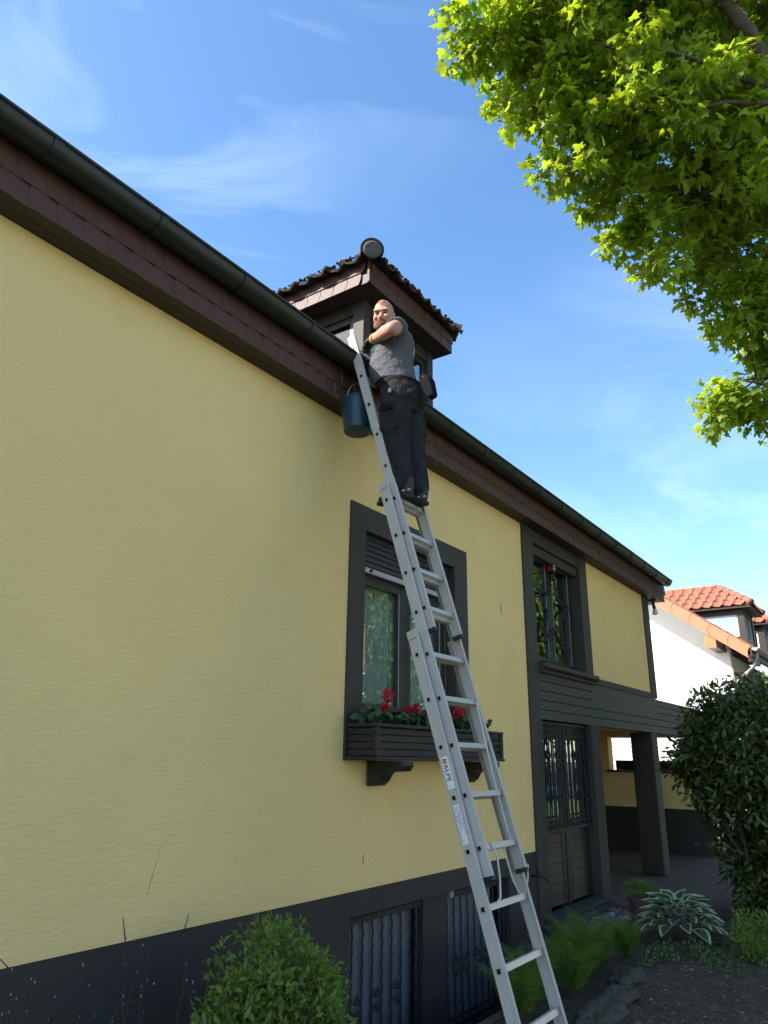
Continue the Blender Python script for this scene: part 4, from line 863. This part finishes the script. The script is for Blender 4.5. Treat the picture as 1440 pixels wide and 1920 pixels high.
# ------------------------------------------------------------------ maple tree
mt = thing('maple_tree', (9.4, -1.8, 0), 'tall maple with bright green lobed leaves reaching over the garden', 'tree')
LB = [(4.43,2.13,8.01,0.42),(4.78,2.02,7.79,0.45),(4.65,1.73,8.11,0.60),(5.08,1.96,7.42,0.38),(5.37,1.84,7.05,0.38),(5.21,1.77,7.91,0.60),(5.31,1.41,8.31,0.70),(5.63,1.60,7.45,0.50),(6.04,1.29,8.25,0.75),(5.90,1.53,6.70,0.40),(6.09,1.36,7.17,0.50),(6.29,1.33,6.48,0.46),(6.36,0.96,7.71,0.75),(6.62,1.01,6.93,0.60),(6.63,0.57,8.06,0.60),(6.83,0.61,7.22,0.70),(6.89,0.92,6.42,0.50),(7.07,0.54,6.57,0.55),(7.03,0.22,7.78,0.70),(6.98,0.91,5.93,0.36),(7.24,0.66,5.95,0.48),(7.39,1.05,5.12,0.36),(7.56,0.78,5.30,0.50),(7.51,0.51,5.86,0.45),(5.82,0.99,8.76,0.50),(6.40,0.17,8.85,0.50),(5.37,0.72,8.89,0.80),(4.45,1.62,8.52,0.60),(4.91,1.17,8.91,0.80),(5.84,0.12,9.19,0.90),(6.91,-0.26,8.36,0.90),(7.49,-0.05,7.38,0.90),(7.94,0.11,6.34,0.80),(8.04,0.33,5.26,0.60),(7.95,-0.74,7.72,1.00),(8.48,-0.41,6.18,0.90),(6.56,-0.52,9.23,1.00),(7.77,-1.32,8.64,1.10)]
LB = [(x+.06, y-.085, z, r_) for x, y, z, r_ in LB]
LB2 = [(9.4, -1.8, 9.6, 1.6), (10.6, -2.4, 8.2, 1.5), (9.8, -3.2, 7.2, 1.5), (8.4, -2.6, 7.0, 1.3), (10.9, -1.2, 6.6, 1.3), (8.2, -1.9, 10.4, 1.4), (10.2, -3.4, 9.2, 1.4), (7.2, -1.6, 10.0, 1.2)]
sub = []
for (x, y, z, r_) in LB:                                     # every lobe breaks up into twig-end tufts
    n = max(6, int(27*r_*r_/.36))
    for d_ in rand_dirs(n):
        q = r_*(.35+.65*random.random()**.5); sub.append((x+d_[0]*q, y+d_[1]*q, z+d_[2]*q*.85, random.uniform(.12, .22)))
for p0, p1, n in (((6.6, -.12, 7.1), (5.3, .5, 8.1), 26), ((6.0, 0, 7.25), (4.79, 1.31, 7.5), 30), ((6.1, -.05, 7.1), (5.1, 1.1, 7.1), 26), ((6.4, .1, 6.7), (5.8, .6, 6.75), 16), ((5.5, .5, 7.3), (5.2, 1.6, 7.0), 16)):
    for i in range(n):
        p = Vector(p0).lerp(Vector(p1), random.random()); sub.append((p.x+random.uniform(-.3, .3), p.y+random.uniform(-.2, .4), p.z+random.uniform(-.28, .3), random.uniform(.10, .18)))
V1, F1 = shell_leaves(sub, 100, .080, MAPLE, inner=.95, upbias=.9, droop=.35, flat=.75)
V2, F2 = shell_leaves(LB2, 22, .14, MAPLE, inner=.7, upbias=.7)
place('crown', arr_mesh('crown', np.concatenate([V1, V2]), np.concatenate([F1, F2+len(V1)]), 'maple_leaf'), mt)
trunk = MB().tube(wig((9.4, -1.8, -.1), (9.35, -1.75, 4.6), 7, .012), [.34, .29, .26, .25, .24, .23, .21], 14)
LIMBS = [((9.35, -1.75, 4.6), (7.9, -.55, 7.05), .17, .10), ((7.9, -.55, 7.05), (6.75, .35, 8.15), .10, .055), ((6.75, .35, 8.15), (5.3, 1.3, 8.6), .05, .02), ((9.35, -1.75, 4.6), (9.4, -1.9, 9.2), .18, .07),
         ((8.4, -1.0, 6.2), (7.2, .45, 7.25), .065, .045), ((7.2, .45, 7.25), (6.35, 1.05, 7.55), .042, .026), ((6.35, 1.05, 7.55), (5.4, 1.62, 7.72), .026, .010), ((9.0, -1.45, 5.2), (7.5, .35, 6.6), .06, .034), ((7.5, .35, 6.6), (6.5, 1.0, 6.95), .034, .012),
         ((9.2, -1.6, 4.9), (8.1, .1, 5.7), .045, .024), ((8.1, .1, 5.7), (7.4, .85, 5.35), .022, .008), ((7.2, .45, 7.25), (6.3, 1.15, 6.75), .022, .008), ((6.75, .35, 8.15), (5.9, 1.2, 8.2), .03, .012), ((5.9, 1.2, 8.2), (4.7, 1.9, 7.95), .016, .006), ((9.4, -1.9, 7), (10.4, -2.6, 8.6), .10, .04), ((9.38, -1.8, 6.4), (8.2, -2.4, 8.4), .09, .03)]
lb = MB(); rg = random.Random(5)
for pts, ra, rb_ in (([(9.3, -1.7, 4.7), (8.1, -.95, 6.2), (6.60, -.12, 7.21), (6.03, .09, 7.69), (5.72, .19, 7.85), (5.48, .33, 8.06), (5.23, .48, 8.25), (4.9, .8, 8.6)], .125, .045),
        ([(6.6, -.12, 7.21), (6.04, -.04, 7.33), (5.60, .24, 7.27), (5.36, .48, 7.34), (5.08, .79, 7.43), (4.94, 1.06, 7.51), (4.79, 1.31, 7.58)], .040, .008),
        ([(7.6, -.6, 6.6), (6.15, -.10, 7.20), (5.79, .13, 7.07), (5.55, .43, 7.02), (5.41, .66, 6.99), (5.27, .97, 7.09), (5.12, 1.10, 7.20)], .036, .008),
        ([(7.9, -.8, 6.3), (6.46, .02, 6.75), (6.09, .23, 6.72), (5.94, .42, 6.73), (5.85, .56, 6.83)], .022, .006), ([(5.49, .51, 7.33), (5.29, .83, 7.24), (5.15, 1.16, 7.17), (5.14, 1.39, 7.12), (5.18, 1.62, 7.02)], .014, .004)):
    pts = [Vector(p)+Vector((rg.uniform(-.03, .03), rg.uniform(-.03, .03), rg.uniform(-.03, .03))) for p in pts]; n = len(pts)
    lb.tube(pts, [ra+(rb_-ra)*(i/(n-1))**.6 for i in range(n)], 10)
for a, b, ra, rb_ in LIMBS:
    pts = wig(a, b, 8, .05, rg); lb.tube(pts, [ra+(rb_-ra)*i/7 for i in range(8)], 9)
for (x, y, z, r_) in sub[::5]:
    a, b, ra, rb_ = min(LIMBS[1:13], key=lambda l: min((Vector(l[0]).lerp(Vector(l[1]), t)-Vector((x, y, z))).length for t in (.3, .6, .95)))
    t = rg.uniform(.15, 1.0)
    lb.tube(wig(Vector(a).lerp(Vector(b), t), (x, y, z), 5, .10, rg), [.011, .009, .007, .005, .003], 5)
trunk.build('trunk', 'bark', mt, smooth=True); lb.build('limbs', 'bark', mt, smooth=True)

# ------------------------------------------------------------------ round laurel
la = thing('laurel_bush', (10.1, 1.75, 0), 'large rounded dark green laurel bush at the terrace edge', 'bush')
lob = []
for d_ in rand_dirs(520):
    if d_[2] > -.8: q = random.uniform(.60, .90); lob.append((10.1+d_[0]*q, 1.66+d_[1]*q*1.02, 1.74+d_[2]*q*.98, .17))
for i in range(110): z_ = random.uniform(.1, 1.25); h_ = .30+.28*z_; lob.append((10.1+random.uniform(-h_, h_), 1.56+random.uniform(-h_, h_), z_, .22))
V, F_ = shell_leaves(lob, 100, .096, LAUREL, inner=.9, upbias=.55, droop=.3)
place('crown', arr_mesh('crown', V, F_, 'laurel_leaf', smooth=True), la)
m = MB()
for i in range(9):
    d_ = Vector((random.uniform(-.7, .7), random.uniform(-.7, .7), random.uniform(1.2, 2.2))); m.tube(wig((10.1+random.uniform(-.1, .1), 1.7+random.uniform(-.1, .1), 0), Vector((10.1, 1.65, 0))+d_, 6, .05), [.035, .03, .025, .02, .014, .008], 7)
m.build('stems', 'bark', la, smooth=True)

# ------------------------------------------------------------------ leafy shrub and bare shrubs along the plinth
shb = thing('leafy_shrub', (3.0, 2.78, 0), 'small leafed green shrub growing in front of the plinth', 'shrub')
lob = []
for (x, y, z, r_) in ((2.93, 2.78, .60, .22), (3.20, 2.76, .62, .21), (2.78, 2.8, .50, .18), (3.06, 2.8, .76, .16), (3.36, 2.75, .50, .17), (2.76, 2.76, .28, .24), (3.1, 2.72, .45, .28), (3.32, 2.75, .25, .24)):
    for d_ in rand_dirs(24): lob.append((x+d_[0]*r_*.85, y+d_[1]*r_*.7, z+d_[2]*r_*.85, random.uniform(.05, .10)))
for i in range(26): a_ = random.uniform(0, 6.28); q = random.uniform(.32, .44); lob.append((3.06+math.cos(a_)*q*1.05, 2.76+math.sin(a_)*.2, .50+math.sin(a_)*q*.9+random.uniform(-.05, .05), random.uniform(.03, .05)))
V, F_ = shell_leaves(lob, 440, .042, OVAL, inner=.9, upbias=.7, droop=-.3)
place('foliage', arr_mesh('foliage', V, F_, 'shrub_leaf'), shb)
m = MB()
for (x, y, z, r_) in lob[::3]: m.tube(wig((3.0+random.uniform(-.06, .06), 2.78, 0), (x, y, z+r_*.7), 5, .06), [.007, .006, .005, .0035, .002], 5)
m.build('stems', 'twig', shb, smooth=True)
for (x0, lab, n_) in ((2.02, 'bare dark twiggy shrub at the plinth, the one with most branches', 9), (2.68, 'bare shrub with a few upright budding twigs beside the leafy shrub', 5), (2.36, 'thin bare shrub with single stems between its bare neighbours', 4), (1.78, 'sparse bare shrub with pale buds by the plinth', 4)):
    t = thing('bare_shrub', (x0, 3.0, 0), lab, 'shrub', 'bare shrubs along the plinth'); m = MB(); bu = MB()
    for i in range(n_):
        top = Vector((x0+random.uniform(-.24, .24), 3.0+random.uniform(-.12, .12), random.uniform(.66, .93))); pts = wig((x0+random.uniform(-.04, .04), 3.0, 0), top, 9, .05); m.tube(pts, [.008-.0007*j for j in range(9)], 5)
        for j in range(3, 9):
            if random.random() < .6:
                e = pts[j]+Vector((random.uniform(-.06, .06), random.uniform(-.05, .05), random.uniform(.02, .09))); m.tube([pts[j], e], [.0032, .0016], 4)
                if random.random() < .5: bu.ell(e, (.0035, .0035, .006), None, 6, 4)
            bu.ell(pts[j]+Vector((.005, 0, 0)), (.003, .003, .005), None, 6, 4)
    m.build('twigs', 'twig', t, smooth=True); bu.build('buds', 'bud', t, kind='stuff')

# ------------------------------------------------------------------ bed by the terrace: ferns, hosta, pot, stones, pebbles
def fern(x0, y0, s, lab, nfr=10):
    t = thing('fern', (x0, y0, 0), lab, 'fern', 'ferns in the bed below the wall'); Ps, Ds, Ns, Ss = [], [], [], []; ra = MB()
    for i in range(nfr):
        az = 2*math.pi*i/nfr+random.uniform(-.3, .3); L_ = s*random.uniform(.75, 1.1); lean = random.uniform(.18, .50); pts = []
        for j in range(30):
            u = j/29; pts.append(np.array((x0+math.cos(az)*L_*(lean*u+.38*u**2.6), y0+math.sin(az)*L_*(lean*u+.38*u**2.6)*.8, .02+L_*(u*1.02-.28*u**3))))
        ra.tube([Vector(p) for p in pts[::4]], [.004, .0037, .0034, .003, .0025, .002, .0015, .001], 5)
        for j in range(3, 30):
            u = j/29; d_ = unit(pts[j]-pts[j-1]); sd_ = unit(np.cross(d_, np.array((0, 0, 1.))+np.array((math.cos(az), math.sin(az), 0))*-.2)); nr = np.cross(sd_, d_)
            ln = .30*s*math.sin(math.pi*min(1, .12+.90*u))**.8*(1-.35*u)
            for sg in (-1, 1):
                Ps.append(pts[j]); Ds.append(sd_*sg+d_*.35+np.array((0, 0, -.12))); Ns.append(nr+RNG.normal(size=3)*.12); Ss.append(max(ln, .012))
    V, F_ = leaves(np.array(Ps), np.array(Ds), np.array(Ns), np.array(Ss), FPIN); place('fronds', arr_mesh('fronds', V, F_, 'fern'), t); ra.build('stalks', 'fern', t, smooth=True)
FPIN = oval_tmpl(.115, .02, .12)
fern(5.25, 2.56, .56, 'fern growing close behind the ladder foot'); fern(5.62, 2.62, .55, 'small fern between the ladder and the large ferns', 10)
fern(6.05, 2.50, .58, 'tall fern at the ladder side of the fern clump'); fern(6.50, 2.58, .60, 'tall upright fern in the middle of the fern clump', 15); fern(6.95, 2.62, .54, 'full fern at the pebble side of the fern clump'); fern(7.35, 2.50, .44, 'low fern leaning toward the hosta', 11)
ho = thing('hosta', (8.45, 2.30, 0), 'hosta with broad green leaves edged in white', 'plant')
n = 58; hl_ = []
for i in range(n):
    az = i*2.39996; el = .15+.95*(1-i/n)**1.0; ro = .05+.22*(i/n)
    hl_.append((np.array((8.45+math.cos(az)*ro, 2.30+math.sin(az)*ro, .10+.20*(1-i/n)+.05)), np.array((math.cos(az), math.sin(az), .85-.95*(i/n)))))
ht = [(-.0, .0), (.10, .13), (.30, .25), (.52, .27), (.75, .18), (.92, .07), (1.0, 0)]
ol = [(x, y) for x, y in ht]+[(x, -y) for x, y in ht[-2:0:-1]]; zf = lambda x, y: .35*abs(y)-.30*x*x
tv = [(.5, 0, zf(.5, 0)-.01)]+[(.12+.74*x, y*.70, zf(x*.8+.1, y*.7)) for x, y in ol]+[(x, y, zf(x, y)) for x, y in ol]; K = len(ol)
tf = [(0, 1+i, 1+(i+1) % K) for i in range(K)]+[(1+i, 1+K+i, 1+K+(i+1) % K) for i in range(K)]+[(1+i, 1+K+(i+1) % K, 1+(i+1) % K) for i in range(K)]
tmi = np.array([0]*K+[1]*(2*K))
for i, (p, d_) in enumerate(hl_):
    V, F_ = leaves(p[None], d_[None], np.array(((0, 0, 1.),))+RNG.normal(size=(1, 3))*.18, np.array((random.uniform(.19, .26),)), (np.array(tv), np.array(tf)))
    place('leaf', arr_mesh('leaf', V, F_, ['hosta_leaf', 'hosta_edge'], tmi, True), ho)
pt = thing('plant_pot', (9.12, 2.86, 0), 'brown terracotta pot beside the terrace step', 'pot')
pp_ = MB().lathe([(0, 0), (.105, 0), (.14, .20), (.155, .20), (.158, .25), (.14, .25), (.135, .21), (0, .21)], (9.12, 2.86, .01), 28).build('pot', 'terracotta', pt, smooth=True); autosmooth(pp_)
pb = thing('potted_plant', (9.12, 2.86, .22), 'bushy small leafed green plant growing in the terracotta pot', 'plant')
lob = [(9.12+d_[0]*.15, 2.86+d_[1]*.15, .32+abs(d_[2])*.07, .06) for d_ in rand_dirs(30)]
V, F_ = shell_leaves(lob, 900, .026, OVAL, inner=.9, upbias=.7, droop=-.2); place('foliage', arr_mesh('foliage', V, F_, 'shrub_leaf'), pb)
pe = MB()
for i in range(330):
    x, y = random.uniform(7.62, 9.25), random.uniform(2.86, 3.22); r_ = random.uniform(.018, .042)
    if y < 2.86+.10*math.sin(x*3)+.04: continue
    pe.ell((x, y, .012+random.uniform(0, .05)+.10*max(0, y-2.95)), (r_*random.uniform(.8, 1.3), r_, r_*random.uniform(.5, .8)), Euler((random.uniform(-.5, .5), random.uniform(-.5, .5), random.uniform(0, 3))).to_matrix(), 8, 6)
pe.build('pebbles', 'pebble', smooth=True, label='bank of rounded grey pebbles beside the door step', cat='pebbles', kind='stuff')
def rock(x, y, r_, lab, seed):
    rg = random.Random(seed); t = thing('edging_stone', (x, y, 0), lab, 'stone', 'stones edging the fern bed'); m = MB().ell((0, 0, 0), (1, 1, 1), None, 28, 18)
    ph = [rg.uniform(0, 6) for _ in range(6)]
    def dis(v): 
        q = 1+.16*math.sin(3*v[0]+ph[0])+.14*math.sin(4.4*v[1]+ph[1])+.08*math.sin(9*v[2]+7*v[0]+ph[2])+.06*math.sin(13*v[1]-9*v[0]+ph[3]); return (x+v[0]*q*r_[0], y+v[1]*q*r_[1], r_[2]*.25+v[2]*q*r_[2])
    m.v = [dis(v) for v in m.v]; m.build('stone', 'stone', t, smooth=True)
rock(5.72, 2.16, (.34, .13, .055), 'mossy edging stone by the ladder side of the fern bed', 1); rock(6.22, 2.22, (.27, .12, .045), 'flat mossy edging stone in front of the tallest ferns', 2); rock(6.78, 2.30, (.33, .11, .05), 'mossy edging stone where the bed meets the bare soil', 3)
lob = []
for i in range(90):
    x = random.uniform(7.3, 9.2); y = random.uniform(1.35, 2.35)
    if (x-8.45)**2+(y-2.3)**2 > .06 and y > 1.5+.35*math.sin(x*2.2)-.25*(x-8): lob.append((x, y, .03+random.uniform(0, .05), random.uniform(.05, .11)))
V, F_ = shell_leaves(lob, 420, .034, OVAL, inner=.9, upbias=.9, droop=-.1, flat=.7); o = place('ground_cover', arr_mesh('ground_cover', V, F_, 'cover_leaf')); tag(o, 'low leafy ground cover around the hosta', 'ground cover', kind='stuff')
V, F_ = shell_leaves(lob[::3], 300, .028, OVAL, inner=.9, upbias=.9, droop=-.1, flat=.8); o = place('variegated_ground_cover', arr_mesh('variegated_ground_cover', V, F_, 'cover_pale')); tag(o, 'pale edged creeping leaves between the green ground cover', 'ground cover', kind='stuff')
lp_ = thing('low_shrub', (8.1, 1.42, 0), 'low bright green shrub at the edge of the bare soil', 'shrub')
lob = [(8.15+d_[0]*.30, 1.42+d_[1]*.28, .20+d_[2]*.17, .09) for d_ in rand_dirs(40)]
V, F_ = shell_leaves(lob, 520, .045, oval_tmpl(.34, .1, .2), inner=.9, upbias=.6, droop=0); place('foliage', arr_mesh('foliage', V, F_, 'shrub_leaf'), lp_)
n = 2400; P = np.stack([RNG.uniform(5.2, 9.0, n), RNG.uniform(.4, 2.2, n), np.zeros(n)], 1); P[:, 2] = [hgt(a, b)+.006 for a, b in P[:, :2]]
V, F_ = leaves(P, rand_dirs(n)*np.array((1, 1, .15)), unit(RNG.normal(size=(n, 3))*.35+np.array((0, 0, 1))), RNG.uniform(.010, .034, n), oval_tmpl(.4, .2, .1)); o = place('leaf_litter', arr_mesh('leaf_litter', V, F_, 'dry_leaf')); tag(o, 'dry leaf scraps scattered over the bare soil', 'litter', kind='stuff')

# ------------------------------------------------------------------ garden trees and house across the street (seen in the window panes)
lob = [(d_[0]*1.9, d_[1]*1.9, 4.4+d_[2]*2.3, .75) for d_ in rand_dirs(46)]
V, F_ = shell_leaves(lob, 62, .15, OVAL, inner=.9, upbias=.6, droop=.2); cme = arr_mesh('crown', V, F_, 'tree_leaf')
tme_ = MB().tube([(0, 0, -.1), (.05, 0, 1.5), (0, .05, 3.0), (.1, 0, 5)], [.2, .16, .13, .05], 10).mesh('trunk', 'bark', True)
for (x, y, s, lab) in ((17, -5.0, 1.5, 'garden tree on the lawn next to the maple'), (23, -5.8, 1.8, 'broad garden tree on the lawn by the street'), (30, -6.2, 1.7, 'garden tree in the middle of the lawn row'), (38, -7.0, 2.0, 'largest garden tree of the lawn row'), (47, -8.4, 2.2, 'last garden tree of the lawn row')):
    t = thing('garden_tree', (x, y, 0), lab, 'tree', 'garden trees along the street'); t.rotation_euler.z = random.uniform(0, 6); t.scale = (s, s, s)
    for nm, me in (('crown', cme), ('trunk', tme_)): c = bpy.data.objects.new(nm, me); COL.objects.link(c); c.parent = t
op = thing('street_house', (14, -21, 0), 'pale rendered house across the street', 'house')
MB().box(2, 26, -26, -18, 0, 5.6).build('wall', 'white_render', op)
MB().prism([(-26.5, 5.5), (-17.5, 5.5), (-22, 9.2)], 'x', 1.6, 26.4).build('roof', 'rooftile', op)
for i in range(7):
    for z0 in (1.0, 3.5): MB().box(3.5+3.2*i, 4.7+3.2*i, -17.99, -17.95, z0, z0+1.4).build('window', 'frame_dark', op)
